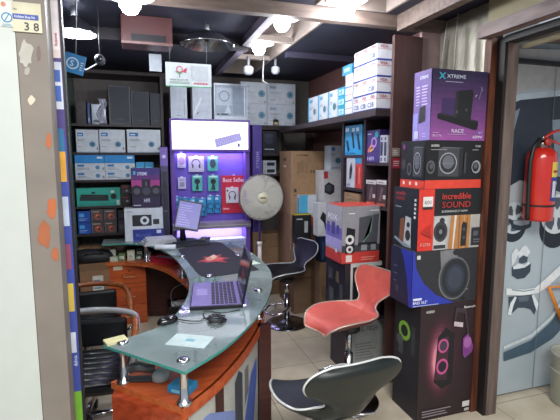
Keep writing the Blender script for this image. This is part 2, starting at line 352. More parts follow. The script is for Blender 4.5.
sh += [('p', [U_(508.6, 220.0), U_(531.4, 220.0), U_(530.3, 226.9), U_(524.0, 229.7), U_(517.1, 230.3), U_(511.4, 228.0)], '#222c38'),
       ('p', [U_(512.6, 220.6), U_(529.7, 220.0), U_(528.0, 224.0), U_(520.0, 225.7), U_(513.1, 224.0)], '#8d99a3'),
       ('p', [U_(510.9, 254.3), U_(515.4, 248.0), U_(518.3, 250.9), U_(516.6, 256.6), U_(513.7, 262.9), U_(510.9, 266.3)], '#d5dce0'),
       ('p', [U_(517.1, 253.1), U_(522.3, 246.3), U_(525.7, 245.1), U_(529.7, 252.0), U_(526.3, 256.6), U_(522.3, 254.9), U_(518.3, 258.3)], '#d5dce0'),
       ('p', [U_(511.4, 267.4), U_(516.6, 265.1), U_(521.1, 266.9), U_(526.3, 264.0), U_(530.3, 262.9), U_(529.7, 271.4), U_(524.0, 277.7), U_(517.1, 278.9), U_(511.4, 275.4)], '#33404e'),
       ('p', [U_(512.6, 266.3), U_(517.7, 263.4), U_(524.0, 264.6), U_(528.0, 261.1), U_(529.7, 263.4), U_(524.0, 267.4), U_(517.1, 268.6), U_(512.6, 269.1)], '#d5dce0'),
       ('p', [U_(518.9, 258.3), U_(522.9, 255.4), U_(527.4, 257.1), U_(526.3, 261.7), U_(521.7, 263.4), U_(518.3, 262.3)], '#3d4a58'),
       ('p', [U_(505.7, 288.0), U_(522.9, 289.4), U_(534.9, 287.4), U_(545.7, 277.7), U_(574.3, 251.4), U_(574.3, 260.0), U_(549.1, 284.6), U_(538.3, 292.6), U_(523.4, 295.4), U_(505.7, 294.9)], '#e2e8ea'),
       ('p', [U_(511.4, 288.6), U_(522.9, 290.3), U_(533.7, 288.6), U_(533.7, 289.7), U_(522.9, 291.7), U_(511.4, 290.3)], '#8d9aa4'),
       ('p', [U_(508.0, 296.6), U_(517.1, 295.4), U_(531.4, 294.3), U_(534.3, 296.6), U_(537.1, 303.4), U_(533.7, 314.3), U_(530.3, 309.1), U_(524.0, 307.4), U_(517.1, 307.4), U_(513.1, 311.4), U_(508.6, 314.9)], '#3a4856'),
       ('p', [U_(506.9, 314.3), U_(509.7, 302.9), U_(514.3, 296.0), U_(516.0, 297.1), U_(512.6, 305.7), U_(510.3, 314.9)], '#dde4e6'),
       ('p', [U_(530.9, 294.9), U_(533.1, 294.3), U_(537.7, 303.4), U_(536.0, 310.9), U_(533.7, 304.6)], '#dde4e6'),
       ('p', [U_(517.1, 296.6), U_(528.6, 295.4), U_(527.4, 300.6), U_(518.3, 301.7)], '#5b6975'),
       ('p', [U_(503, 352), U_(530, 340), U_(550, 322), U_(566, 298), U_(640, 230), U_(640, 252), U_(572, 316), U_(552, 338), U_(530, 352), U_(503, 361)], '#43596a'),
       ('p', [U_(503, 346), U_(530, 334), U_(550, 316), U_(566, 292), U_(567, 295), U_(551, 319), U_(531, 337), U_(503, 349)], '#c9d4d8'), ('r', .35, 0, .354, 1, '#6c747a')]
p, l = art(sh, (0, -.004, 0), (1, 0, 0), (0, 0, 1), W0, H0, .0006, .00015)
p.build('printed_wheels', t)
tag(MB().box((2.13, 2.09, 2.165), (3.4, 2.128, 2.19), M('#1c1c20', .5)).build('poster_rail'), 'black rail along the top of the wheel poster', 'rail')
# fire extinguisher
ex = pY(539.5, 185, 2.03); r_ = .086
t = thing('fire_extinguisher', 'red fire extinguisher with yellow and blue label hanging on the poster wall', 'fire extinguisher', (ex.x, 2.03, pY(539, 220, 2.03).z))
hh = pY(539, 147, 2.03).z - t.location.z
RED = M('#c8281e', .25, 0, .05, clear=.5)
MB().lathe([(0, .0), (r_ * .9, .0), (r_, .015), (r_, hh - .07), (r_ * .93, hh - .035), (r_ * .7, hh - .012), (r_ * .3, hh), (0, hh)], (0, 0, 0), RED).build('cylinder', t)
vb = MB().lathe([(.026, 0), (.03, .012), (.03, .04), (.018, .05), (0, .052)], (0, 0, hh - .004), M('#8f8a86', .3, .8)); vb.lathe([(0, 0), (.024, 0), (.024, .02), (0, .02)], (0, -.028, hh + .03), M('#b23a30', .4), axis='y', n=16); vb.tube([(0, 0, hh + .045), (0, 0, hh + .07)], .008, CHROME); vb.build('valve', t)
hd = MB(); hd.tube([(0, 0, hh + .045), (.05, -.01, hh + .085), (.15, -.01, hh + .11)], .009, RED); hd.build('handle', t)
hd = MB(); hd.tube([(0, 0, hh + .04), (.07, -.01, hh + .035), (.16, -.01, hh + .01)], .008, RED); hd.build('lever', t)
MB().tube([(-.01, -.01, hh + .03), (-.05, -.02, hh + .045), (-.09, -.02, hh + .0), (-.107, -.02, hh - .08), (-.108, -.02, hh - .2), (-.102, -.02, .05), (-.1, -.02, .01)], .013, M('#1c1a1c', .5), 10).build('hose', t)
def wrap(z0, z1, a0, a1, m, rr=r_ + .0015, n=12):
    b_ = MB(); vs = []
    for i in range(n + 1):
        a_ = a0 + (a1 - a0) * i / n
        for z_ in (z0, z1): vs.append((rr * math.sin(a_), -rr * math.cos(a_), z_))
    b_.add(vs, [(2 * i, 2 * i + 2, 2 * i + 3, 2 * i + 1) for i in range(n)], m); return b_
lb = wrap(hh * .60, hh * .80, -.1, 1.3, M('#d9c04e')); l2 = wrap(hh * .28, hh * .60, -.1, 1.3, M('#2d3a8c')); l3 = wrap(hh * .33, hh * .55, 0, .35, M('#c8cdd4'), r_ + .003)
l5 = wrap(hh * .82, hh * .89, -.1, 1.1, M('#e6e2c8')); l6 = wrap(hh * .66, hh * .69, 0, 1.1, M('#a03028'), r_ + .003); l7 = wrap(hh * .5, hh * .53, .45, 1.1, M('#c8cdd4'), r_ + .003); l8 = wrap(hh * .38, hh * .41, .45, 1.1, M('#b44'.replace('#b44', '#b04040')), r_ + .003)
for s_ in (l2, l3, l6, l7, l8):
    b0 = len(lb.v); lb.v += s_.v
    for f, mi_ in zip(s_.f, s_.m): lb.f.append([b0 + k for k in f]); lb.m.append(lb.mi(s_.mats[mi_])); lb.sm.append(False)
lb.build('label', t)
wrap(hh * .2, hh * .225, -PI, PI, M('#1a1718'), r_ + .004, 36).build('strap', t)
br = MB().box((-.02, r_ - .002, hh * .6), (.02, .094, hh * .7), STEEL); br.build('wall_bracket', t)
# bucket and orange frame arm at the right edge
q = pZ(566, 402, 0); t = thing('plastic_bucket', 'cloudy white plastic bucket on the floor at the right edge', 'bucket', (q.x, 1.93, 0))
MB().lathe([(0, .002), (.092, .002), (.1, .01), (.118, .33), (.124, .335), (.124, .35), (.116, .35), (.112, .33), (.094, .012), (0, .012)], (0, 0, 0), M('#a9aa9c', .35, 0, .05)).build('tub', t)
MB().lathe([(.1125, .22), (.1165, .224), (.1165, .236), (.1135, .24)], (0, 0, 0), M('#a5a698', .35)).build('rim_band', t)
q0, q1, q2 = pY(549, 287, 2.09), pY(572, 286, 2.09), pY(562, 322, 2.09)
t = thing('orange_stand', 'bent orange metal frame just inside the right edge above the bucket', 'stand', (q1.x + .05, 2.09, 0))
OR = M('#e0851c', .4)
MB().tube([q2, q0, q1, (q1.x + .05, 2.09, q1.z)], .012, OR, 8).build('top_loop', t, world=True)
for dx in (0.05, -.0): MB().tube([(q1.x + .05 + dx * 3, 2.09, 0), (q1.x + .05 + dx, 2.09, q1.z)], .011, OR, 8).build('leg', t, world=True)
# ---------------------------------------------------------------- lamps
def lamp_bulb(x, y, z, label, power=LAMPP):
    t = thing('ceiling_lamp', label, 'lamp', (x, y, z), 0, 'bright bulbs in the ceiling')
    MB().lathe([(0, .13), (.022, .13), (.022, .075), (.03, .055), (0, .055)], (0, 0, 0), M('#b9b6b2', .4)).build('lamp_holder', t)
    MB().lathe([(0, -.055), (.03, -.048), (.05, -.02), (.055, .01), (.045, .04), (.02, .056), (0, .058)], (0, 0, 0), M('#f4f8ff', .5, 0, 0., 18, 45), n=20).build('bulb', t)
    MB().lathe([(.035, .075), (.08, .068), (.115, .04), (.12, .03), (.112, .034), (.078, .06), (.035, .068)], (0, 0, 0), M('#e8ecf2', .4), n=28).build('shade_or_glare_dish', t)  # white dish added around the bulb to widen its glare
    point('bulb_light', (x, y, z - .09), power)
q = pZ(130, 3, 2.36); lamp_bulb(q.x, q.y, 2.36, 'glaring bulb hanging below the ceiling above the reddish hanging box', 11)
MB().tube([(q.x, q.y, 2.49), (q.x, q.y, 2.499)], .02, STEEL)
lamp_bulb(*pZ(282, 23, 2.47)[:2], 2.47, 'glaring bulb in the ceiling trough, nearer of its two')
lamp_bulb(*pZ(259, 48, 2.47)[:2], 2.47, 'glaring bulb in the ceiling trough, farther of its two')
lamp_bulb(*pZ(347, 6, 2.47)[:2], 2.47, 'glaring bulb in the square ceiling recess above the card boxes', 9)
def dome(px, py, wpx, z, label, lit):
    q = pZ(px, py, z); rd = wpx / FPX * math.hypot(q.x, q.y) / 2
    t = thing('dome_lamp', label, 'lamp', (q.x, q.y, z))
    MB().lathe([(rd, 0), (rd * .98, .004), (rd * .86, .035), (rd * .6, .07), (rd * .3, .092), (.03, .1)], (0, 0, 0), M('#26262e', .5)).lathe([(.028, .096), (rd * .3, .088), (rd * .6, .066), (rd * .84, .033), (rd * .96, .0)], (0, 0, 0), M('#b9bcc0', .25, .9 if not lit else 0, .2, 30)).lathe([(rd, 0), (rd + .006, .003), (rd, .006)], (0, 0, 0), CHROME).build('shade_or_glare_dish', t)
    MB().tube([(0, 0, .098), (0, 0, 2.5 - z)], .018, M('#8e9096', .4, .6)).build('stem', t)
    if lit:
        MB().lathe([(0, .01), (.03, .018), (.042, .04), (.03, .07), (.015, .09)], (0, 0, 0), M('#f4f8ff', .5, 0, 0., 18, 45), n=18).build('bulb', t); point('bulb_light', (q.x, q.y, z - .03), 13)
    else: MB().lathe([(0, .025), (.018, .035), (.018, .06), (.01, .09)], (0, 0, 0), M('#3a3430', .5), n=14).build('bulb_socket', t)
dome(75, 34, 36, 2.34, 'lit white dome lamp hanging at the left above the purple sign strip', True)
dome(207, 46, 50, 2.36, 'unlit silver dome lamp hanging above the white placard', False)
# ================================================================ hanging things
t = thing('hanging_box', 'reddish brown box with a dark slot hung under the ceiling at left', 'air vent', (-.08, 3.0, 2.325))
a, bq = pY(121, 50, 3.0), pY(171, 8, 3.0); W0 = bq.x - a.x
RB = M('#5f3a3a', .4, 0, .15, 5)
MB().box((0, .0, 0), (W0, .2, 2.498 - 2.325), RB, .006).build('housing', t)
MB().box((.06, -.004, .015), (W0 - .04, .0, .055), M('#191a20', .5)).build('slot', t)
MB().box((.0, -.008, -.006), (W0, .01, .008), M('#84645f', .4)).build('lower_lip', t)
# white placard with logo
a, bq = pY(166, 86, 3.0), pY(211, 58, 3.0); W0, H0 = bq.x - a.x, .155
t = thing('hanging_placard', 'white placard with red and green logo hanging below the silver dome lamp', 'sign', (a.x, 3.0, a.z))
MB().box((0, .0, 0), (W0, .006, H0), M('#c7cdd2', .4)).build('board', t)
p, l = art([('p', [(.2, .62), (.3, .5), (.38, .62), (.33, .66), (.29, .58), (.25, .67)], '#3f9a6c'), ('p', [(.36, .62), (.44, .58), (.47, .8), (.4, .74)], '#c0465a'), ('ring', .3, .72, .1, .14, '#c0465a'), ('r', .29, .38, .31, .52, '#3f9a6c'),
            ('t', .08, .25, .07, 'VISION VALLEY LTD', '#3c5a4a', .4), ('lines', .08, .12, .55, .22, 2, '#5f8a6a'), ('r', .0, .0, 1, .04, '#4a9a6a'),
            ('r', .57, .28, .93, .9, '#b4b9c0'), ('t', .6, .12, .09, '*****', '#c43c4a', .32)], (0, 0, 0), (1, 0, 0), (0, 0, 1), W0, H0)
p.build('logo', t); l.build('lettering', t)
for xx in (.03, W0 - .03): MB().tube([(xx, .003, H0), (xx, .003, 2.498 - a.z)], .0012, M('#777a80'), 4).build('hanging_wire', t)
t = tag(MB().box((0, 0, 0), (.085, .004, .12), M('#a9afb8', .6)).box((.04, .001, .12), (.043, .003, 2.4985 - pY(149.5, 71, 3.3).z), M('#777a80')).build('paper_note', loc=pY(149.5, 71, 3.3)), 'plain pale paper square hanging left of the white placard', 'paper')
# webcam with cord, round dome camera, small blue sign
q = pY(100, 60, 2.9); t = thing('webcam', 'small dark camera with a white cord hanging under the ceiling at left', 'camera', q)
MB().lathe([(0, 0), (.024, .0), (.03, .01), (.03, .05), (.02, .06), (0, .06)], (0, .03, 0), M('#2c2e34', .4), axis='y', n=18).build('camera_body', t)
MB().lathe([(0, .004), (.016, .004), (.018, 0), (.01, -.004), (0, -.004)], (0, -.034, 0), M('#0e0f14', .15), axis='y', n=16).build('lens', t)
MB().tube([(0, 0, .03), (0, 0, 2.4985 - q.z)], .003, M('#3c3e44')).build('mount', t)
MB().tube([pY(100, 62, 2.9), pY(93, 66, 2.88), pY(86, 70, 2.86), pY(79, 66, 2.84), pY(76, 60, 2.82)], .004, M('#b9bcc4'), 6).build('cord', t, world=True)
q = pY(248.5, 70, 3.9); t = thing('dome_camera', 'small round white ceiling camera right of the silver dome lamp', 'camera', q)
MB().lathe([(0, -.045), (.03, -.04), (.046, -.015), (.046, .02), (.03, .035), (0, .04)], (0, 0, 0), M('#b9bcc4', .3), n=20).build('camera_body', t)
MB().tube([(0, 0, .03), (0, 0, 2.498 - q.z)], .012, M('#8c8e94')).build('mount', t)
q = pY(275.5, 70, 3.9); t = thing('dome_camera', 'small round white ceiling camera beside the hanging white cord', 'camera', q)
MB().lathe([(0, -.04), (.025, -.036), (.038, -.015), (.038, .02), (.025, .03), (0, .035)], (0, 0, 0), M('#b9bcc4', .3), n=20).build('camera_body', t)
MB().tube([(0, 0, .03), (0, 0, 2.498 - q.z)], .012, M('#8c8e94')).build('mount', t)
tag(MB().tube([pY(264, 55, 3.9), pY(263, 72, 3.9), pY(263, 81, 3.9), pY(268, 84, 3.9)], .006, M('#c9c9c8'), 6).build('electric_cable'), 'white cord hanging from the ceiling trough by the router boxes', 'cord')
a, bq = pY(62, 70, 2.2), pY(78, 53, 2.2); t = thing('blue_sign', 'small tilted blue sign with a white ring emblem at the upper left', 'sign', a, math.radians(0))
t.rotation_euler = (0, math.radians(14), 0)
W0, H0 = .085, .085; MB().box((0, 0, 0), (W0, .012, H0), M('#1f7fc0', .4)).build('panel', t)
p, l = art([('ring', .42, .5, .24, .31, '#cfe4f2'), ('t', .3, .34, .32, 'S', '#cfe4f2'), ('lines', .8, .2, .97, .7, 4, '#cfe4f2')], (0, 0, 0), (1, 0, 0), (0, 0, 1), W0, H0, .0006, .0002)
p.build('emblem', t); l.build('lettering', t)
MB().tube([(.04, .006, H0), (.0, .006, .3), (-.04, .006, 2.5 - a.z)], .003, M('#6a6c72'), 5).build('hanging_wire', t)
# ================================================================ LEFT SHELF UNIT
YS = 4.58
zS = [pY(118, y, YS).z for y in (124.5, 152.5, 179.5, 205.5, 232.5, 254)]
xL0, xL1 = pY(74, 180, YS).x, pY(163, 180, YS).x
t = thing('shelf_unit', 'dark tall shelf unit of stacked computer boxes at the back left', 'shelf', (xL0, YS, 0))
for z_ in zS + [2.42]: MB().box((xL0, YS - .01, z_ - .022), (xL1, YB - .001, z_), WOOD_S).build('shelf_board', t, world=True)
MB().box((xL1 + .001, YS - .01, 0), (xL1 + .025, YB - .001, 2.42), WOOD_S).build('side_panel', t, world=True)
MB().box((xL0 - .012, YS - .02, 0), (xL0 - .002, YB - .001, 2.42), glassy('green_glass_edge', '#9fc4b8', '#5f8078', .55)).build('side_panel', t, world=True)
MB().box((xL0, YB - .012, .1), (xL1, YB - .002, 2.42), M('#6a6260', .7)).build('back_panel', t, world=True)
B0 = '#17181e'
def case_shapes(c): return [('r', .06, .04, .94, .96, c), ('r', .3, .12, .7, .15, '#4b4f58')]
for (a, bb, top, lab) in ((108.5, 130.5, 85, 'tall black computer case on the top left shelf, widest and leftmost of the black ones'), (131, 149, 91, 'black computer case on the top left shelf, middle of the three black ones'), (150, 162, 93, 'black computer case on the top left shelf, next to the first white case')):
    cY('computer_case', lab, a, top, bb, 124, YS + .01, .3, '#22252e', z0=zS[0], front=case_shapes('#2b2f3a'), cat='computer case', group='black computer cases on the top left shelf', body='case_body', partnames=('front_panel', 'badge'), rough=.35, bev=.004)
cY('hardware_binder', 'dark clutter of folders at the left end of the top left shelf', 76, 100, 86, 124, YS + .02, .2, '#2a2020', z0=zS[0], cat='folder', front=[('ring', .5, .7, .12, .16, '#554a48'), ('ring', .5, .35, .1, .14, '#4a4244')], body='folder_body')
cY('blue_folder', 'thin blue folder upright among dark folders on the top left shelf', 87.5, 103, 90, 124, YS + .02, .2, '#2f4a86', z0=zS[0], cat='folder', body='folder_body', front=[('r', .2, .1, .8, .3, '#8fa4cc')])
r, _ = cY('metal_case', 'grey metallic case with crumpled white plastic leaning on it, top left shelf', 91.5, 104, 106, 124, YS + .03, .2, M('#6f747c', .3, .7, .1), z0=zS[0], cat='computer case', body='case_body', front=[('r', .1, .1, .9, .2, '#4f545c')])
a = pY(98, 108, YS); bm_ = MB(); vs = []
for i in range(9):
    for j in range(7):
        q = pY(98 + 7 * j / 6 + 2 * math.sin(i), 99 + 24 * i / 8, YS - .0); vs.append((q.x, YS + .012 - random.uniform(0, .035), max(q.z, zS[0] + .003)))
bm_.add(vs, [(i * 7 + j, (i + 1) * 7 + j, (i + 1) * 7 + j + 1, i * 7 + j + 1) for i in range(8) for j in range(6)], M('#b4b6c6', .3)); tag(bm_.build('plastic_bag'), 'crumpled clear white plastic bag hanging over the grey metallic case', 'bag')
BL = '#2f78b8'
def router(blue=BL): return [('r', .0, .0, 1, .03, '#9fb6cc'), ('r', .07, .70, .33, .86, blue), ('lines', .1, .73, .3, .83, 1, WHITE), ('lines', .07, .48, .45, .62, 2, '#7d8794'), ('lines', .07, .22, .3, .3, 1, '#9aa4ae'), ('c', .72, .36, .13, '#5f8fae'), ('c', .72, .36, .07, '#33607e'), ('r', .90, .12, .96, .22, '#6f7a86')]
for (a, bb, lab) in ((76, 98.5, 'white router box on the second left shelf, leftmost of three'), (99.5, 125, 'white router box on the second left shelf, middle of three'), (127, 160.5, 'white router box on the second left shelf, right and widest of three')):
    cY('router_box', lab, a, 129.5, bb, 152, YS, .14, '#c9d0d8', z0=zS[1], front=router(), group='white router boxes on the second left shelf')
# row 3: two by two flat boxes under a blue lid pair
zr = zS[2]; zt_ = min(pY(104, 154, YS).z, zS[1] - .024); hs = (zt_ - zr) / 3
xa, xm, xb = pY(75, 170, YS).x, pY(105, 170, YS).x, pY(135, 170, YS).x
k = 0
for i, rowlab in enumerate(('bottom', 'middle', 'top')):
    for j, (x0, x1, cl) in enumerate(((xa, xm, 'left'), (xm, xb, 'right'))):
        bl = i == 2
        carton('network_card_box', ('solid blue flat box' if bl else 'flat white box with blue logo') + ', %s layer, %s stack on the third left shelf' % (rowlab, cl), x0 + .001, YS, zr + hs * i * (1 if i < 2 else 1) + .0006, x1 - x0 - .002, .18, hs * (1.0) - .0012, '#1f86cc' if bl else '#c6cdd6',
               front=[('r', .75, .55, .93, .8, '#d4e6f4')] if bl else [('r', .08, .6, .3, .85, BL), ('lines', .08, .2, .5, .5, 2, '#7f8894'), ('c', .75, .5, .25, '#4f80a4'), ('r', .92, .2, .97, .5, '#7a848e')], group='flat network boxes on the third left shelf')
r, zq = cY('adapter_box', 'small light blue box, left of two beside the flat white stack', 136, 161, 144.5, 173, YS + .02, .1, '#3da0d4', z0=zS[2], h=pY(140, 162, YS).z - zS[2], front=[('r', .1, .3, .9, .7, '#8fd0ee'), ('lines', .15, .4, .8, .6, 2, '#2b6f9c')])
r, zq = cY('adapter_box', 'small light blue box, right of two behind the purple speaker box', 145, 161, 153.5, 173, YS + .02, .1, '#3da0d4', z0=zS[2], h=pY(140, 162, YS).z - zS[2], front=[('r', .1, .3, .9, .7, '#a4dcf2'), ('lines', .15, .4, .8, .6, 2, '#2b6f9c')])
# row 4: turquoise keyboard box
cY('keyboard_box', 'turquoise keyboard and mouse box on the left shelf', 76.5, 188, 120.5, 205, YS, .12, '#2fa596', z0=zS[3], front=[('r', .0, .0, 1, .16, '#2b9486'), ('p', [(.06, .32), (.72, .28), (.72, .62), (.1, .66)], '#1e2226'), ('lines', .1, .35, .7, .6, 4, '#394046'), ('c', .84, .52, .16, '#1e2226'), ('r', .78, .72, .86, .86, '#d3e8dc'), ('r', .9, .05, .97, .32, '#d9dde0'), ('r', .34, .7, .42, .8, '#1e2226')])
for i, nm in enumerate(('lower', 'upper')):
    cY('speaker_box', 'small black and red box, %s of two beside the turquoise keyboard box' % nm, 121, 187, 131, 205, YS + .0, .12, '#241a20', z0=zS[3] + i * .104, h=.103, front=[('r', .1, .2, .9, .5, '#3c3136'), ('r', .1, .7, .7, .85, '#8c2b34'), ('c', .6, .42, .12, '#8a8e96')], group='small black boxes beside the keyboard box')
# row 5: processors
for i in range(2):
    cY('drive_box', 'blue drive box at the left end of the processor shelf, %s of two' % ('lower', 'upper')[i], 78, 207, 90.5, 232, YS, .1, '#2350a6', z0=zS[4] + i * .115, h=.113, front=[('r', .1, .5, .5, .8, '#4f9fd8'), ('lines', .1, .15, .8, .4, 2, '#8fb4e0')], group='blue boxes at the left of the processor shelf')
for i in range(2):
    for j in range(2):
        a_ = 91 + j * 13; cY('processor_box', 'grey processor box with orange swirl, %s %s of four' % (('lower', 'upper')[i], ('left', 'right')[j]), a_, 207, a_ + 12.6, 232, YS, .1, '#4a4548', z0=zS[4] + i * .122, h=.12, front=[('lines', .15, .74, .8, .9, 1, '#c9a49a'), ('c', .55, .4, .26, '#b05038'), ('c', .6, .36, .14, '#3f3a3e'), ('c', .5, .5, .07, '#e08a60'), ('r', .04, .04, .12, .96, '#6a6468')], group='grey processor boxes with orange swirls')
cY('hardware_box', 'dark box right of the grey processor boxes, upper of two', 118, 207, 125, 232, YS, .12, '#1d1e24', z0=zS[4] + .116, h=.11, front=[('r', .2, .3, .8, .7, '#34363e')])
cY('hardware_box', 'dark grey box right of the grey processor boxes, lower of two', 118, 207, 125, 232, YS, .12, '#33353c', z0=zS[4], h=.114, front=[('r', .2, .3, .8, .7, '#4c4e56')])
# row 6: brown parcels
for i in range(4):
    a_ = 78 + i * 12; cY('small_parcel', 'small brown carton with white label, %s in the row below the processors' % ('leftmost', 'second from left', 'third from left', 'rightmost')[i], a_, 236, a_ + 11.2, 253, YS, .14, '#8a6a4e', z0=zS[5], h=.085, front=[('r', .3, .45, .75, .8, '#cfcabc'), ('lines', .35, .5, .7, .75, 2, '#7a7468')], group='small brown cartons below the processors')
zz = zS[5] - .022 - .16
# wrapped goods on the low shelf
z6 = pY(100, 268, YS).z
MB().box((xL0, YS - .01, z6 - .022), (xL1, YB - .001, z6), WOOD_S).build('shelf_board', t, world=True)
for i, (a, bb, c_, nm) in enumerate(((79, 92, '#7a4a44', 'dull red'), (93, 106, '#4f7a52', 'green'), (107, 119, '#6a9a6a', 'pale green'))):
    cY('wrapped_parcel', nm + ' film wrapped parcel on the lowest visible left shelf', a, 256, bb, 267, YS, .16, c_, z0=z6, front=[('lines', .1, .4, .8, .8, 2, '#a9b4a4')], rough=.3)
# ================================================================ DISPLAY STAND
YD = 4.5
x0, x1 = pY(170, 150, YD).x, pY(249.5, 150, YD).x; zt_ = pY(208, 119.5, YD).z; zh = pY(208, 151.5, YD).z; zl = pY(208, 222.5, YD).z; zl2 = pY(208, 228.5, YD).z
PUR = M('#6a4aa6', .35, 0, .08); PURD = M('#4a3590', .4, 0, .08)
t = thing('display_stand', 'purple display stand with a lit white header and hanging gadgets', 'display stand', ((x0 + x1) / 2, YD, 0))
fr = MB(); fr.box((x0, YD, 0), (x0 + .045, YB - .01, zh), PUR); fr.box((x1 - .045, YD, 0), (x1, YB - .01, zh), PUR)
fr.box((x0, YD, 0), (x1, YB - .01, .12), PUR); fr.build('frame', t, world=True)
MB().box((x0 + .046, YD + .12, zl), (x1 - .046, YD + .14, zh), M('#6c55c0', .4, 0, .05)).build('back_panel', t, world=True)
MB().box((x0 + .046, YD + .2, .12), (x1 - .046, YD + .22, zl2), M('#b9aee0', .4, 0, .05)).build('lower_back_panel', t, world=True)
MB().box((x0, YD - .04, zl2), (x1, YD + .12, zl), M('#8f889c', .4)).box((x0, YD - .045, (zl + zl2) / 2 - .003), (x1, YD - .041, (zl + zl2) / 2 + .003), M('#c8c2d0')).build('ledge', t, world=True)
zlow = pY(226, 251, YD + .03).z
MB().box((x0 + .046, YD + .0, zlow - .02), (x1 - .046, YD + .2, zlow), M('#a89cc8', .4)).build('lower_shelf', t, world=True)
lb_ = MB(); lb_.box((x0, YD - .03, zh), (x1, YB - .01, zh + .022), PUR); lb_.box((x0, YD - .03, zt_ - .02), (x1, YB - .01, zt_), PUR)
lb_.box((x0, YD - .03, zh + .022), (x0 + .02, YB - .01, zt_ - .02), PUR); lb_.box((x1 - .02, YD - .03, zh + .022), (x1, YB - .01, zt_ - .02), PUR); lb_.build('header_frame', t, world=True)
MB().box((x0 + .02, YD - .02, zh + .022), (x1 - .02, YD + .05, zt_ - .02), M('#f2f0ff', .4, 0, 0., 18, 1.35)).build('lightbox_panel', t, world=True)
def D(px, py): q = pY(px, py, YD - .021); return Vector((q.x, YD - .0215, q.z))
kb = MB(); kb.quad([D(214, 139), D(240, 132.5), D(242, 140.5), D(216, 148)], M('#b4aede', .5, 0, 0., 18, .5))
for i in range(5):
    for j in range(12):
        u0, u1, v0, v1 = (j + .12) / 12, (j + .88) / 12, (i + .15) / 5, (i + .85) / 5
        def K(u, v): return (D(215, 139.8) * (1 - u) + D(239.5, 133.6) * u) * (1 - v) + (D(216.8, 147) * (1 - u) + D(241.3, 139.8) * u) * v + Vector((0, -.001, 0))
        kb.quad([K(u0, v0), K(u1, v0), K(u1, v1), K(u0, v1)], M('#8f88c0', .5, 0, 0., 18, .35))
kb.quad([D(237.5, 144.5), D(239, 142.5), D(240, 144.5), D(239.6, 147.2), D(237.8, 147.2)], '#6a6498'); kb.build('printed_keyboard', t, world=True)
area('display_led_light', ((x0 + x1) / 2, YD + .06, zh - .01), (0, 0, 0), x1 - x0 - .1, .03, 3.2, (.62, .5, 1))
area('display_lower_led_light', ((x0 + x1) / 2, YD + .12, zl2 - .01), (0, 0, 0), x1 - x0 - .1, .03, 2.6, (.62, .55, 1))
def pack(name, label, a, c, bb, d, col, shapes, dep=.022, yy=YD + .075, cat='gadget pack', group=None):
    q0, q1 = pY((a + bb) / 2, d, yy), pY((a + bb) / 2, c, yy); xa_, xb_ = pY(a, (c + d) / 2, yy).x, pY(bb, (c + d) / 2, yy).x
    r = thing(name, label, cat, (xa_, yy, q0.z), 0, group); w_, h_ = xb_ - xa_, q1.z - q0.z
    MB().box((0, 0, 0), (w_, dep, h_), M(col, .3), .002).build('pack_body', r)
    MB().tube([(w_ / 2, dep, h_ + .006), (w_ / 2, .119 - (yy - YD), h_ + .006)], .003, CHROME, 6).box((w_ / 2 - .012, dep * .3, h_ - .001), (w_ / 2 + .012, dep * .7, h_ + .012), M('#c9ccd4')).build('hook', r)
    p_, l_ = art(shapes, (0, 0, 0), (1, 0, 0), (0, 0, 1), w_, h_)
    if p_.f: p_.build('printed_picture', r)
    if l_.f: l_.build('lettering', r)
    return r
TEAL = '#4fb0a8'
pack('mouse_pack', 'small white pack with a rosy mouse, top left hook of the display', 177.5, 154, 185.5, 168, '#c4c2dc', [('c', .5, .5, .3, '#a08aa8', .75), ('r', .1, .05, .9, .12, '#9a94b8')])
pack('headset_pack', 'whitish square pack with a black headset, top row of the display', 188.5, 156.5, 204, 172, '#b9b6cc', [('ring', .48, .55, .24, .29, '#3a3a48'), ('r', .22, .25, .32, .5, '#3a3a48'), ('r', .66, .25, .76, .5, '#3a3a48'), ('r', .3, .2, .66, .34, '#b9b6cc')])
pack('mouse_pack', 'teal pack with dark mouse at the top right of the hanging rows', 207.5, 156.5, 218, 171, TEAL, [('c', .5, .52, .3, '#3c4450', .7), ('r', .1, .82, .9, .95, '#bfe4dc')])
pack('adapter_pack', 'small white pack in the middle row under the rosy mouse', 178, 177.5, 186, 189, '#c4c2dc', [('r', .2, .2, .8, .6, '#8f8cac'), ('lines', .2, .7, .8, .9, 2, '#77749c')])
pack('earphone_pack', 'teal pack with dark gadget in the middle row, left of two', 192, 175.5, 202.5, 191, TEAL, [('c', .5, .62, .18, '#262c38'), ('p', [(.35, .1), (.65, .1), (.55, .6), (.45, .6)], '#262c38'), ('r', .1, .88, .9, .97, '#bfe4dc')])
pack('earphone_pack', 'teal pack with dark gadget in the middle row, right of two', 208, 175.5, 218.5, 191, TEAL, [('c', .5, .62, .18, '#262c38'), ('p', [(.3, .08), (.7, .08), (.55, .6), (.45, .6)], '#262c38'), ('r', .1, .88, .9, .97, '#c8e8e2')])
for i, (a, c, bb, d, lab) in enumerate(((173, 197, 181.5, 214, 'far left, mostly behind the monitor'), (182, 198, 189, 218, 'second from left, behind the monitor edge'), (189.5, 198, 198, 216, 'third from left'), (198.5, 198.5, 206.5, 216, 'fourth from left'), (207, 196, 214, 213, 'fifth from left'), (214.5, 196, 221, 213, 'rightmost, beside the red panel'))):
    pack('cable_pack', 'light blue cable pack in the bottom hanging row, ' + lab, a, c, bb, d, '#2f8cc4', [('r', .1, .78, .6, .92, '#b4d8ee'), ('ring', .5, .4, .14, .19, '#27406a'), ('r', .7, .05, .85, .3, '#17324f')], group='light blue cable packs in the bottom hanging row')
r = pack('best_seller_panel', 'red panel reading Best Seller on the right of the display', 221.5, 175.5, 246.5, 213, '#c22a40', [('t', .06, .83, .11, 'Best Seller', '#f4dce4', .88), ('r', .06, .1, .3, .14, '#e4a0b0')], dep=.01, cat='sign', yy=YD + .1)
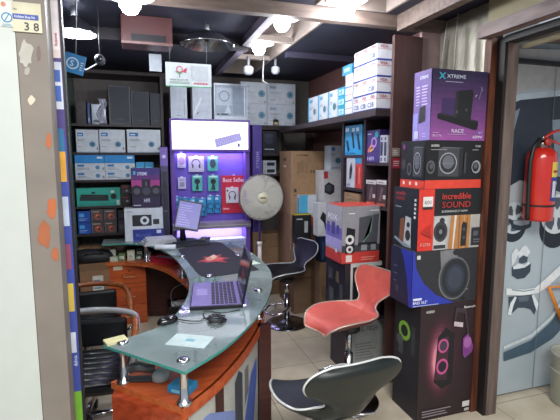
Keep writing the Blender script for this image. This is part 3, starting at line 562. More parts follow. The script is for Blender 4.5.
pack('headset_pack', 'white square pack with a headset hanging on the red Best Seller panel', 226, 187.5, 238.5, 203, '#d6d2dc', [('ring', .5, .52, .2, .25, '#33333c'), ('r', .24, .22, .34, .48, '#33333c'), ('r', .66, .22, .76, .48, '#33333c'), ('r', .32, .18, .66, .32, '#d6d2dc'), ('c', .12, .8, .06, '#2a2a30')], dep=.016, yy=YD + .08)
# box in lower recess
cY('keyboard_box', 'long white keyboard box in the lit lower recess of the display', 206, 239, 246, 251, YD + .03, .12, '#b4bcd8', z0=zlow, front=[('r', .3, .3, .95, .8, '#98a4c8'), ('c', .6, .6, .12, '#5f78a8'), ('lines', .05, .3, .25, .7, 3, '#7f88b0')])
# white computer cases on top of the display
zt2 = zt_
for (a, top, bb, lab, kind) in ((170.5, 85, 187, 'plain white computer case on the display header, leftmost of three', 0), (192.5, 78, 211.5, 'white computer case wrapped in film, middle of three on the header', 1), (214, 83.5, 247.5, 'wide white computer case with glass side, rightmost on the header', 2)):
    shp = {0: [('r', .06, .04, .94, .96, '#c6cedd'), ('r', .8, .1, .84, .6, '#8e96ac'), ('r', .35, .08, .65, .1, '#8890a4')], 1: [('r', .05, .04, .95, .95, '#c2cad8'), ('p', [(.1, .1), (.5, .5), (.45, .55), (.08, .2)], '#d9e0ea'), ('p', [(.2, .1), (.4, .2), (.2, .14)], '#59607a')],
           2: [('r', .03, .1, .97, .95, '#9aa6b8'), ('r', .06, .4, .52, .88, '#b4bfce'), ('r', .56, .15, .88, .9, '#8794a8'), ('ring', .3, .65, .12, .15, '#7c889c'), ('r', .08, .13, .16, .17, '#3c4356'), ('r', .2, .13, .4, .17, '#3c4356'), ('p', [(.3, .18), (.42, .42), (.5, .18)], '#c6d0dc'), ('r', .9, .12, .92, .92, '#dfe6ee')]}[kind]
    r, _ = cY('computer_case', lab, a, top, bb, 119, YD - .02, .18, '#c9d0dc', z0=zt2, front=shp, cat='computer case', group='white computer cases above the display', body='case_body', partnames=('front_panel', 'badge'), rough=.3, bev=.004)
    if kind == 2:
        w_ = pY(bb, 100, YD).x - pY(a, 100, YD).x
# purple tall soundbar cartons at both sides of the display
r, _ = cY('soundbar_box', 'tall slim purple soundbar carton left of the display stand', 161, 147, 168.5, 224, YD - .12, .09, '#4a4468', z0=.78, front=[('r', .0, .8, 1, 1, '#7a63b4'), ('r', .2, .05, .85, .74, '#2c2c38'), ('c', .5, .9, .02, '#d4c8e8'), ('lines', .25, .3, .8, .34, 1, '#5a5a6a')])
r.rotation_euler.y = math.radians(0)
carton('brown_carton', 'narrow brown carton on the floor under the soundbar carton right of the display', pY(253, 178, YD - .02).x, YD - .02, .0005, .1, .1, pY(257, 232, YD - .02).z - .001, '#866a50', rough=.7)
r, _ = cY('soundbar_box', 'tall slim purple soundbar carton right of the lit display', 253, 125, 262, 232, YD - .02, .1, '#4b3a8a', z0=None, front=[('tv', .7, .6, .35, 'XTREME', '#9a90cc'), ('r', .1, .0, .9, .3, '#3a2c74'), ('r', .2, .35, .8, .38, '#8f86c0')])
# ================================================================ COUNTER
ZG = .80; ZW = .62
def cat_(pts, n=6, closed=False):
    P_ = [Vector(p) for p in pts]; out = []
    k = len(P_)
    for i in range(k if closed else k - 1):
        p0 = P_[i - 1] if (i > 0 or closed) else P_[0] * 2 - P_[1]; p1 = P_[i]; p2 = P_[(i + 1) % k]; p3 = P_[(i + 2) % k] if (i + 2 < k or closed) else P_[-1] * 2 - P_[-2]
        for j in range(n):
            t_ = j / n; out.append(.5 * ((2 * p1) + (p2 - p0) * t_ + (2 * p0 - 5 * p1 + 4 * p2 - p3) * t_ ** 2 + (3 * p1 - p0 - 3 * p2 + p3) * t_ ** 3))
    if not closed: out.append(P_[-1])
    return out
G_out = cat_([(.133, 1.563), (.332, 1.744), (.547, 2.046), (.73, 2.424), (.858, 2.873), (.877, 3.366), (.82, 3.75), (.64, 4.1), (.42, 4.33), (.1, 4.44), (-.36, 4.48)])
G_in = cat_([(-.178, 1.91), (-.03, 1.985), (.103, 2.091), (.225, 2.42), (.275, 2.75), (.272, 3.122), (.215, 3.6), (.08, 3.98), (-.12, 4.19), (-.36, 4.22)])
outline = [tuple(p) for p in G_out] + [tuple(p) for p in reversed(G_in)]
W_out = cat_([(.125, 1.62), (.30, 1.80), (.50, 2.09), (.68, 2.45), (.80, 2.89), (.82, 3.36), (.76, 3.72), (.6, 4.04), (.4, 4.27), (.1, 4.38), (-.33, 4.42)])
W_in = cat_([(-.155, 1.925), (0, 2.02), (.14, 2.14), (.27, 2.42), (.335, 2.75), (.335, 3.1), (.29, 3.42), (.19, 3.8), (.05, 4.05), (-.14, 4.19), (-.33, 4.21)])
wout = [tuple(p) for p in W_out] + [tuple(p) for p in reversed(W_in)]
cnt = thing('reception_counter', 'curved glass topped shop counter with orange wooden desk below and printed front', 'counter', (.4, 2.8, 0))
def bridge(A, B_, z0, z1, m, side=None):
    """curved slab between two polylines of the same length"""
    b_ = MB(); n = len(A); A = [Vector(a) for a in A]; B_ = [Vector(a) for a in B_]
    vs = [(p.x, p.y, z) for z in (z0, z1) for L in (A, B_) for p in L]
    f = []
    for i in range(n - 1):
        f.append((2 * n + i, 2 * n + i + 1, 3 * n + i + 1, 3 * n + i)); f.append((i, n + i, n + i + 1, i + 1))
    g = []
    for i in range(n - 1): g.append((i, i + 1, 2 * n + i + 1, 2 * n + i)); g.append((n + i + 1, n + i, 3 * n + i, 3 * n + i + 1))
    g += [(0, 2 * n, 3 * n, n), (n - 1, 2 * n - 1, 4 * n - 1, 3 * n - 1)]
    b_.add(vs, f, m); b_.add(vs, g, side or m); return b_
def resample(P_, n):
    P_ = [Vector(p) for p in P_]; d = [0]
    for i in range(1, len(P_)): d.append(d[-1] + (P_[i] - P_[i - 1]).length)
    out = []
    for k in range(n):
        t_ = d[-1] * k / (n - 1); i = max(j for j in range(len(d)) if d[j] <= t_ + 1e-9); i = min(i, len(P_) - 2)
        out.append(P_[i].lerp(P_[i + 1], (t_ - d[i]) / max(1e-9, d[i + 1] - d[i])))
    return out
NG = 60; GO, GI = resample(G_out, NG), resample(G_in, NG); WO, WI = resample(W_out, NG), resample(W_in, NG)
GLASS = glassy('counter_glass', '#d4e4e4', '#b4c8cc', .42); EDGE = M('#3f8f86', .15, 0, .1)
bridge(GO, GI, ZG - .012, ZG, GLASS, EDGE).build('glass_top', cnt, world=True)
# pale opaque film below the glass from the laptop on
i0 = 5
fo = [a.lerp(b_, .06) for a, b_ in zip(GO[i0:], GI[i0:])]; fi = [b_.lerp(a, .05) for a, b_ in zip(GO[i0:], GI[i0:])]
bridge(fo, fi, ZG - .0165, ZG - .0135, M('#bccbd4', .35, 0, .2, 5)).build('pale_film', cnt, world=True)
bridge(WO, WI, ZW - .03, ZW, WOOD_O, wood('wood_edge', '#a85228', '#bd683c', .35)).build('desk_top', cnt, world=True)
# facade: wooden rail, printed panel, brown panels
so = [p for p in WO]
def wallstrip(P_, off, th, z0, z1, m):
    A = []; B_ = []
    for i, p in enumerate(P_):
        t_ = (P_[min(i + 1, len(P_) - 1)] - P_[max(i - 1, 0)]).normalized(); nrm = Vector((t_.y, -t_.x)); A.append(p + nrm * off); B_.append(p + nrm * (off - th))
    return bridge(A, B_, z0, z1, m)
wallstrip(so, -.012, .015, .02, ZW - .031, WOOD_D).build('front_panel', cnt, world=True)
wallstrip(so[:19], .006, .015, ZW - .05, ZW - .0, WOOD_O).build('edge_moulding', cnt, world=True)
# printed sheet on the near half of the facade
pn = resample([so[0], so[3], so[6], so[9], so[12], so[14]], 40)
def fpt(u, z, k=.0): 
    i = min(38.999, u * 39); p = pn[int(i)].lerp(pn[int(i) + 1], i - int(i)); t_ = (pn[int(i) + 1] - pn[int(i)]).normalized(); q_ = p + Vector((t_.y, -t_.x)) * (-.010 + k); return (q_.x, q_.y, z)
pb = MB()
for i in range(39): pb.quad([fpt(i / 39, .03), fpt((i + 1) / 39, .03), fpt((i + 1) / 39, ZW - .052), fpt(i / 39, ZW - .052)], M('#b4b6b0', .35))
def fpoly(pts, m, k):
    # thin strips so that the print follows the curve
    us = [p[0] for p in pts]; 
    n_ = 14; u0, u1 = min(us), max(us)
    def cut(u):
        ys = []
        for i in range(len(pts)):
            a_, b_ = pts[i], pts[(i + 1) % len(pts)]
            if (a_[0] - u) * (b_[0] - u) <= 0 and a_[0] != b_[0]: ys.append(a_[1] + (b_[1] - a_[1]) * (u - a_[0]) / (b_[0] - a_[0]))
        return (min(ys), max(ys)) if ys else (0, 0)
    for i in range(n_):
        a_, b_ = u0 + (u1 - u0) * i / n_ + 1e-6, u0 + (u1 - u0) * (i + 1) / n_ - 1e-6; ca, cb = cut(a_), cut(b_)
        pb.quad([fpt(a_, ca[0], k), fpt(b_, cb[0], k), fpt(b_, cb[1], k), fpt(a_, ca[1], k)], m)
fpoly([(.0, .03), (.45, .03), (.45, .3), (.2, .42), (.0, .40)], '#30479a', .001)
fpoly([(.0, .40), (.2, .42), (.5, .28), (.5, .36), (.2, .5), (.0, .47)], '#7d8ec4', .0012)
fpoly([(.5, .03), (.62, .03), (.62, .5), (.56, .54), (.5, .5)], '#3c3f4a', .001)
fpoly([(.64, .03), (.82, .03), (.95, .35), (.95, .45), (.8, .42), (.64, .2)], '#4660b0', .001)
fpoly([(.28, .05), (.40, .05), (.46, .2), (.4, .25), (.3, .2)], '#c9cfe6', .0016)
fpoly([(.66, .3), (.74, .35), (.74, .5), (.66, .5)], '#6f7078', .0012)
pb.build('printed_sheet', cnt, world=True)
# end cabinet at the near end
MB().prism([(-.15, 1.86), (.118, 1.622), (.29, 1.82), (.15, 2.13), (0, 2.0), (-.14, 1.915)], .0, ZW - .0305, wood('end_cabinet_wood', '#8a3318', '#a9482a', .35)).build('end_cabinet', cnt, world=True)
MB().box((.625, 2.325, 0), (.70, 2.375, ZW + .0), WOOD_D).build('side_pilaster', cnt, world=True)
# glass posts
def gpost(x, y, r0=.022):
    b_ = MB(); b_.lathe([(.03, 0), (.032, .006), (.03, .012), (r0 * .8, .018), (r0 * .75, ZG - ZW - .04), (.028, ZG - ZW - .03), (.03, ZG - ZW - .0135)], (x, y, ZW + .0005), CHROME, n=18)
    b_.lathe([(.026, 0), (.026, .006), (.02, .01), (0, .01)], (x, y, ZG + .0002), CHROME, n=18); return b_.build('glass_post', cnt, world=True)
for q in ((.135, 1.655), (-.1, 1.905), (.655, 2.44), (.42, 2.85), (.30, 3.5), (.03, 4.18), (.74, 3.4), (.5, 4.1)): gpost(*q)
# far drawer pedestal and dark cupboard under the desk
a_, b2 = pY(109, 300, 4.20), pY(147, 300, 4.20)
pd = thing('drawer_pedestal', 'orange wooden three drawer pedestal under the far end of the counter', 'drawer unit', ((a_.x + b2.x) / 2, 4.24, 0))
MB().box((a_.x, 4.24, 0), (b2.x, 4.34, ZW - .031), WOOD_O).build('body', pd, world=True)
for i, (z0_, z1_) in enumerate(((.41, ZW - .035), (.2, .405), (.0205, .195))):
    d_ = MB().box((a_.x + .002, 4.222, z0_), (b2.x - .002, 4.2395, z1_), WOOD_O, .002).build('drawer', pd, world=True)
    zc_ = (z0_ + z1_) / 2 - .02; xc_ = (a_.x + b2.x) / 2 + .02
    h_ = MB().tube([(xc_ - .05, 4.22, zc_ + .02), (xc_ - .05, 4.2, zc_ + .02), (xc_ - .045, 4.195, zc_), (xc_ + .045, 4.195, zc_), (xc_ + .05, 4.2, zc_ + .02), (xc_ + .05, 4.22, zc_ + .02)], .0045, M('#c2a07a', .3, .7), 6)
    h_ = h_.build('handle', pd, world=True); mw = Vector(pd.location); h_.parent = d_; 
    h2 = MB().lathe([(0, 0), (.009, 0), (.009, .005), (0, .005)], (xc_, 4.221, z1_ - .05), M('#5a3a28', .3, .8), axis='y', n=12).build('keyhole', pd, world=True); h2.parent = d_
MB().box((a_.x + .05, 4.2195, .545), (a_.x + .13, 4.2215, .583), M('#c9bda4')).build('label_sticker', pd, world=True)
q = pY(158, 322, 3.9); t = thing('power_unit', 'black boxy unit with white plugs on top in the dark space under the counter', 'power unit', (.2, 3.9, 0))
MB().box((0, 0, 0), (.26, .26, .24), M('#0e0f12', .35), .006).build('case_body', t)
MB().box((.03, .03, .2405), (.14, .08, .27), M('#c2c4c8')).box((.09, .09, .2405), (.2, .14, .26), M('#b0b2b8')).build('plug', t)
# ---- things on the far counter
cY('speaker_box', 'purple magenta XTREME speaker box standing on the white speaker box', 131.5, 168, 160, 203, 4.3, .11, '#2a1f48', z0=ZG + .3185, front=[('r', 0, 0, 1, 1, '#2b2044'), ('r', 0, .42, 1, .82, '#5a2a72'), ('r', 0, .52, 1, .7, '#a23a86'), ('r', 0, .82, 1, 1, '#3c2f78'), ('t', .2, .82, .08, 'XTREME', '#d8dcf0', .35), ('p', [(.06, .84), (.1, .84), (.16, .92), (.12, .92)], '#4fc4dc'), ('p', [(.12, .84), (.16, .84), (.1, .92), (.06, .92)], '#4fc4dc'),
    ('c', .18, .42, .15, '#1c1a26'), ('c', .18, .42, .08, '#4c4c5c'), ('c', .85, .42, .15, '#1c1a26'), ('c', .85, .42, .08, '#4c4c5c'), ('r', .36, .3, .66, .72, '#1d1c28'), ('c', .51, .42, .1, '#3e3e4e'), ('r', .48, .55, .54, .66, '#55556a'), ('t', .42, .14, .09, 'HIFI', '#d8dcf0', .2), ('lines', .05, .04, .35, .1, 1, '#b8bcd0')], left=[('r', 0, 0, 1, 1, '#3c2f68')])
cY('speaker_box', 'white speaker box with a dark blue lower band on the far counter', 124.5, 203, 163, 240, 4.28, .17, '#c6ccd6', z0=ZG, h=.3165, front=[('r', .2, .0, 1, .36, '#27348c'), ('p', [(.2, .46), (.7, .46), (.7, .8), (.2, .8)], '#23252e'), ('c', .52, .63, .13, '#d2d6de'), ('c', .52, .63, .06, '#23252e'), ('r', .74, .5, .9, .66, '#2c2e38'), ('lines', .06, .88, .25, .94, 1, '#8c94a0'), ('t', .28, .12, .12, 'Microlab', '#5a70b8', .4), ('r', .82, .22, .94, .32, '#c4cce0')], left=[('r', 0, 0, 1, .36, '#c6ccd6')])
for i in range(4):
    q = pZ(139 + i * .6, 243 - i * 3, ZG); w_ = .3 - i * .015
    carton('paper_stack', ('sheaf of white papers on the far counter, %s of four' % ('lowest', 'second from bottom', 'second from top', 'topmost')[i]), .015 + i * .008, 3.98 + i * .006, ZG + .0005 + i * .0135, w_, .2, .0125, '#b9bcc4', cat='papers', body='paper_sheets', rz=math.radians(14 - 3 * i), group='white paper stack on the far counter')
t = thing('paper_roll', 'white rolled paper lying in front of the black keyboard', 'paper roll', (.185, 3.80, ZG + .024), math.radians(-16))
MB().lathe([(0, -.09), (.02, -.09), (.023, -.08), (.023, .08), (.02, .09), (0, .09)], (0, 0, 0), M('#ccd0dc', .5), axis='x', n=16).build('roll_body', t)
t = thing('keyboard_tray', 'black flat keyboard in front of the tilted monitor', 'keyboard', (.2, 3.84, ZG + .0005), math.radians(6))
kbm = MB().box((0, 0, 0), (.40, .15, .016), M('#14151b', .4), .004); kbm.build('base', t)
kk = MB()
for i in range(4):
    for j in range(13): kk.box((.012 + j * .029, .012 + i * .033, .0162), (.036 + j * .029, .038 + i * .033, .02), M('#1f2028', .5))
kk.build('keys', t)
# tilted monitor
t = thing('pos_monitor', 'small black monitor tilted back with a lit pale screen on the far counter', 'monitor', (.375, 4.08, ZG + .0005))
t.rotation_euler = (0, 0, math.radians(10))
MB().box((-.12, -.05, 0), (.12, .1, .02), M('#101117', .35), .006).build('foot', t)
MB().tube([(0, .04, .015), (0, .05, .1), (.0, .03, .15)], [.03, .024, .03], M('#16171e', .35), 10).build('neck', t)
R3 = Matrix.Rotation(math.radians(16), 4, 'Y') @ Matrix.Rotation(math.radians(-12), 4, 'X') @ Matrix.Rotation(math.radians(-16), 4, 'Z')
def rot_mb(mb, R, off): mb.v = [tuple(R @ Vector(v) + Vector(off)) for v in mb.v]; return mb
sc = MB().box((-.115, 0, -.01), (.115, .028, .27), M('#0c0d12', .35), .005); rot_mb(sc, R3, (.02, .0, .13)).build('screen_frame', t)
s2 = MB().box((-.103, -.001, .008), (.103, 0, .255), M('#5f5c9c', .3, 0, .04, 3, .5)); rot_mb(s2, R3, (.02, .0, .13)).build('screen', t)
s3 = MB()
for i in range(9): s3.box((-.09, -.0018, .03 + i * .023), (-.09 + random.uniform(.03, .14), -.0012, .036 + i * .023), M('#807db8', .3, 0, 0., 18, .5))
rot_mb(s3, R3, (.02, .0, .13)).build('screen_content', t)
# card terminal
t = thing('card_terminal', 'small dark card terminal beside the monitor foot', 'card terminal', (.56, 4.07, ZG + .0005), math.radians(-20))
MB().box((-.045, -.09, 0), (.045, .09, .03), M('#181a22', .35), .008).build('terminal_body', t)
MB().box((-.033, .02, .0302), (.033, .075, .033), M('#5a6488', .2)).build('display', t)
k2 = MB()
for i in range(4):
    for j in range(3): k2.box((-.03 + j * .021, -.075 + i * .021, .0302), (-.014 + j * .021, -.06 + i * .021, .034), M('#4a4c58' if i else '#7a6a3c'))
k2.build('keys', t)
# trays and clutter on the lower wooden desk
q = pZ(165, 262, ZW); t = thing('red_tray', 'dark red plastic tray of papers on the wooden desk under the glass', 'tray', (.065, 4.13, ZW + .0005), math.radians(-44))
MB().box((0, 0, 0), (.27, .14, .006), M('#b02440', .4)).box((0, 0, .006), (.27, .006, .06), M('#b02440', .4)).box((0, .134, .006), (.27, .14, .06), M('#b02440', .4)).box((0, .006, .006), (.006, .134, .06), M('#b02440', .4)).box((.264, .006, .006), (.27, .134, .06), M('#b02440', .4)).build('tray_body', t)
tag(MB().box((-.11, -.05, 0), (.11, .05, .04), M('#b9bcc0')).build('paper_pad', loc=(.20, 4.09, ZW + .009)), 'white pad lying in the red tray', 'papers').rotation_euler = (0, 0, math.radians(-44))
cl = [('#a8b49c', .085), ('#5f7a52', .07), ('#c4c8b4', .08), ('#3f6a5c', .06), ('#8a9a6c', .07), ('#d0d2c8', .06), ('#4a5560', .07), ('#93a284', .06), ('#2b3a34', .08)]
for i, (c_, w_) in enumerate(cl):
    x_ = -.3 + (i % 5) * .078; y_ = 4.26 + (i // 5) * .085
    carton('small_packet', 'small %s packet on the far wooden desk, %s row, %s from left' % ({'#a8b49c': 'pale green', '#5f7a52': 'green', '#c4c8b4': 'cream', '#3f6a5c': 'dark teal', '#8a9a6c': 'olive', '#d0d2c8': 'white', '#4a5560': 'grey', '#93a284': 'sage', '#2b3a34': 'blackish'}[c_], 'front' if i < 5 else 'back', ('first', 'second', 'third', 'fourth', 'fifth')[i % 5]), x_, y_, ZW + .0005, w_ * .85, .06, .045 + .025 * (i % 3), c_, front=[('r', .15, .3, .8, .7, '#d9dccf'), ('lines', .2, .35, .7, .65, 2, '#4a5a4a')], group='small packets on the far wooden desk', rz=math.radians((i * 37) % 16 - 8))
def lump(name, lab, cat, loc, sx, sy, sz, col, rough=.4, rz=0, metal=0):
    t_ = thing(name, lab, cat, loc, rz); b_ = MB(); b_.lathe([(0, 0), (.8, 0), (1, .2), (.98, .6), (.8, .9), (.4, 1), (0, 1.0)], (0, 0, 0), M(col, rough, metal), n=24); b_.v = [(x * sx, y * sy, z * sz) for x, y, z in b_.v]; b_.build('body', t_); return t_
carton('phone', 'grey handheld phone on the wooden desk beside the mousepad end', .27, 3.55, ZW + .0005, .05, .11, .015, '#59605f', front=[('r', .1, .2, .9, .8, '#77807e')], rz=math.radians(-20), cat='phone', top='#7c8684')
t = lump('tape_dispenser', 'dark rounded gadget on the wooden desk beside the red tray', 'gadget', (.335, 3.72, ZW + .0005), .03, .045, .04, '#23262c', .25)
tag(MB().lathe([(.018, 0), (.03, 0), (.03, .02), (.018, .02), (.018, 0)], (0, 0, 0), M('#c8c4b4', .3), n=18).build('tape_roll', loc=(.36, 3.55, ZW + .001)), 'small pale tape roll on the wooden desk', 'tape')
# near end, under the glass
t = thing('desk_stapler', 'dark grey metal gadget under the near corner of the glass', 'gadget', (-.04, 1.9, ZW + .0005), math.radians(-15))
MB().box((-.07, -.02, 0), (.08, .02, .014), M('#3a3d3e', .35, .5), .004).build('base', t)
bb_ = MB().tube([(-.07, 0, .05), (0, 0, .065), (.07, 0, .05)], [.014, .024, .017], M('#55595a', .3, .5), 10); bb_.tube([(-.065, 0, .05), (-.065, 0, .012)], .008, CHROME, 8); bb_.build('arm', t)
lump('glass_weight', 'clear grey lumpy paperweight beside the dark gadget under the glass', 'paperweight', (.055, 1.87, ZW + .0005), .04, .035, .05, '#8f9a9c', .1)
carton('blue_box', 'flat bright blue box on the wooden desk under the near glass edge', .075, 1.76, ZW + .0005, .1, .08, .03, '#2480b0', front=[('r', .2, .2, .7, .7, '#6fc0dc')], rz=math.radians(-38), top='#2f8fc0')
tag(MB().box((-.09, -.06, 0), (.09, .06, .002), M('#b4c6c8', .6)).box((-.02, -.01, .002), (.02, .015, .0025), M('#6fa4b8')).build('paper_sheet', loc=(pZ(190, 341, ZG).x, pZ(190, 341, ZG).y, ZG + .0006)), 'pale sheet with a blue mark on the near part of the glass', 'paper').rotation_euler = (0, 0, math.radians(-30))
t = thing('sticky_notes', 'small pad of yellowish note paper at the near left corner of the glass', 'note pad', (-.128, 1.93, ZG + .0005), math.radians(20))
MB().box((-.045, -.03, 0), (.045, .03, .01), M('#cfc99a', .6)).build('pad', t)
t = tag(MB().box((-.045, -.06, 0), (.045, .06, .0012), M('#b4c8b8', .5)).box((-.03, -.045, .0012), (.03, -.005, .0016), M('#dfe8d8')).box((-.03, .01, .0012), (.03, .045, .0016), M('#dfe8d8')).build('printed_sticker', loc=(.79, 3.12, ZG + .0006)), 'greenish printed sticker on the outer edge of the glass behind the laptop', 'sticker'); t.rotation_euler = (0, 0, math.radians(12))
# mouse mat with red dragon
mm = [pZ(*q, ZG) for q in ((178, 250), (206, 242), (221, 243), (259, 270), (207, 278), (199, 275))]
t = thing('mouse_mat', 'large black desk mat with a red flame motif on the counter', 'desk mat', (.5, 3.3, ZG + .0005))
mo = [(.285, 3.72), (.50, 4.02), (.62, 3.99), (.74, 2.86), (.40, 2.87), (.355, 2.95)]
mo = [((p.x), (p.y)) for p in mm]
MB().prism(mo, ZG + .0008, ZG + .004, M('#15171e', .7)).build('mat', t, world=True)
fb = MB(); zf = ZG + .0046
def mp(px, py, k=0): q_ = pZ(px, py, ZG + .0042); return (q_.x, q_.y, zf + k * .0004)
for i, (pl, c_) in enumerate((([(196, 262), (206, 259), (203, 257), (212, 256.5), (222, 254), (219, 257), (230, 258), (222, 260), (228, 262.5), (216, 261.5), (208, 262.5), (201, 261.5)], '#a82a26'), ([(205, 259), (213, 255), (218, 256), (216, 259.5), (208, 261)], '#c88a6c'), ([(210, 256.5), (214, 254.5), (217, 257), (213, 259)], '#d9b89c'), ([(214, 259), (221, 257), (224, 259), (217, 261)], '#d04a34'))):
    fb.quad([mp(a, b2_, i) for a, b2_ in pl], c_)
fb.build('printed_flame', t, world=True)
# laptop
ang = math.radians(0)
lp = [pZ(190, 311, ZG), pZ(243, 308, ZG), pZ(240, 284, ZG), pZ(198, 286, ZG)]
L0 = Vector((lp[0].x, lp[0].y, ZG)); ax = (lp[1] - lp[0]); wL = ax.length; th = math.atan2(ax.y, ax.x); dL = (lp[2] - lp[1]).length
# screen hinge lies along the right side of the keyboard as seen here: the user sits on the inner side of the counter
t = thing('laptop', 'open purple tinted laptop on the counter, screen side-on to the camera', 'laptop', (L0.x, L0.y, ZG + .0005), th)
MB().box((0, 0, 0), (wL, dL, .02), M('#1c1b24', .35), .004).build('base', t)
MB().box((.006, .006, .0202), (wL - .012, dL - .006, .0222), M('#6a5f94', .35, .3)).build('palm_rest', t)
kk = MB(); n_r = 6; k0, k1 = wL * .40, wL * .90
for i in range(n_r):
    for j in range(14):
        x_ = k0 + (k1 - k0) * i / n_r; y_ = .02 + (dL - .04) * j / 14; kk.box((x_ + .002, y_ + .002, .0224), (x_ + (k1 - k0) / n_r - .003, y_ + (dL - .04) / 14 - .003, .0255), M('#2c2840', .5))
kk.build('keys', t)
MB().box((wL * .1, dL * .4, .0224), (wL * .32, dL * .68, .0232), M('#7f74aa', .3)).build('touchpad', t)
hs_ = MB(); LH = .245; tilt = math.radians(12)
hs_.box((0, 0, 0), (.010, dL, LH), M('#15141c', .3), .003); Rm = Matrix.Rotation(tilt, 4, 'Y'); rot_mb(hs_, Rm, (wL - .006, 0, .018)); lid = hs_.build('screen_lid', t)
sc = MB().box((-.0012, .012, .015), (-.0002, dL - .012, LH - .015), M('#2a2736', .12, 0, .1)); rot_mb(sc, Rm, (wL - .006, 0, .018)); sc.build('screen', t)
sc = MB().box((-.0018, dL * .3, LH * .35), (-.0014, dL * .6, LH * .55), M('#8c2a3c', .3)); rot_mb(sc, Rm, (wL - .006, 0, .018)); sc.build('screen_picture', t)
# mouse and tangled cable
q = pZ(168, 323, ZG); t = thing('computer_mouse', 'glossy black computer mouse on the near part of the glass', 'mouse', (q.x, q.y, ZG + .0005), math.radians(-65))
mb_ = MB().lathe([(0, 0), (.85, 0), (1, .15), (.98, .45), (.85, .75), (.5, .95), (0, 1)], (0, 0, 0), M('#0d0d11', .12, 0, .0, clear=.8), n=28); mb_.v = [(x * .03 * (1 - .12 * y), y * .055, z * .034) for x, y, z in mb_.v]; mb_.build('mouse_body', t)
MB().lathe([(0, -.004), (.007, -.004), (.007, .004), (0, .004)], (0, .028, .029), M('#3c3f48', .3), axis='x', n=12).build('scroll_wheel', t)
pts = [pZ(178, 320, ZG), pZ(188, 322, ZG), pZ(200, 322, ZG), pZ(206, 319, ZG)]
for i in range(26):
    a_ = i * 2.399; rr_ = 1 - .3 * ((i * 7) % 5) / 5; pts.append(pZ(216 + 11 * rr_ * math.cos(a_), 321 + 5.5 * rr_ * math.sin(a_), ZG))
pts += [pZ(205, 312, ZG), pZ(222, 314, ZG), pZ(240, 310.5, ZG)]
pts = [Vector((p.x, p.y, ZG + .0045 + .012 * abs(math.sin(i * 1.3)) * (1 if 4 < i < 30 else .2))) for i, p in enumerate(pts)]
t = tag(MB().tube(cat_(pts, 3), .0026, M('#121216', .4), 5).build('mouse_cable'), 'tangled black mouse cable in front of the laptop', 'cable')
pts = [pZ(190, 311, ZG), pZ(180, 309, ZG), pZ(172, 302, ZG), pZ(171, 295, ZG), pZ(174, 289, ZG), pZ(182, 285, ZG), pZ(190, 283.5, ZG)]
tag(MB().tube(cat_([Vector((p.x, p.y, ZG + .005)) for p in pts], 4), .0022, M('#17171c', .4), 5).build('laptop_cable'), 'thin black cable looping left of the laptop', 'cable')
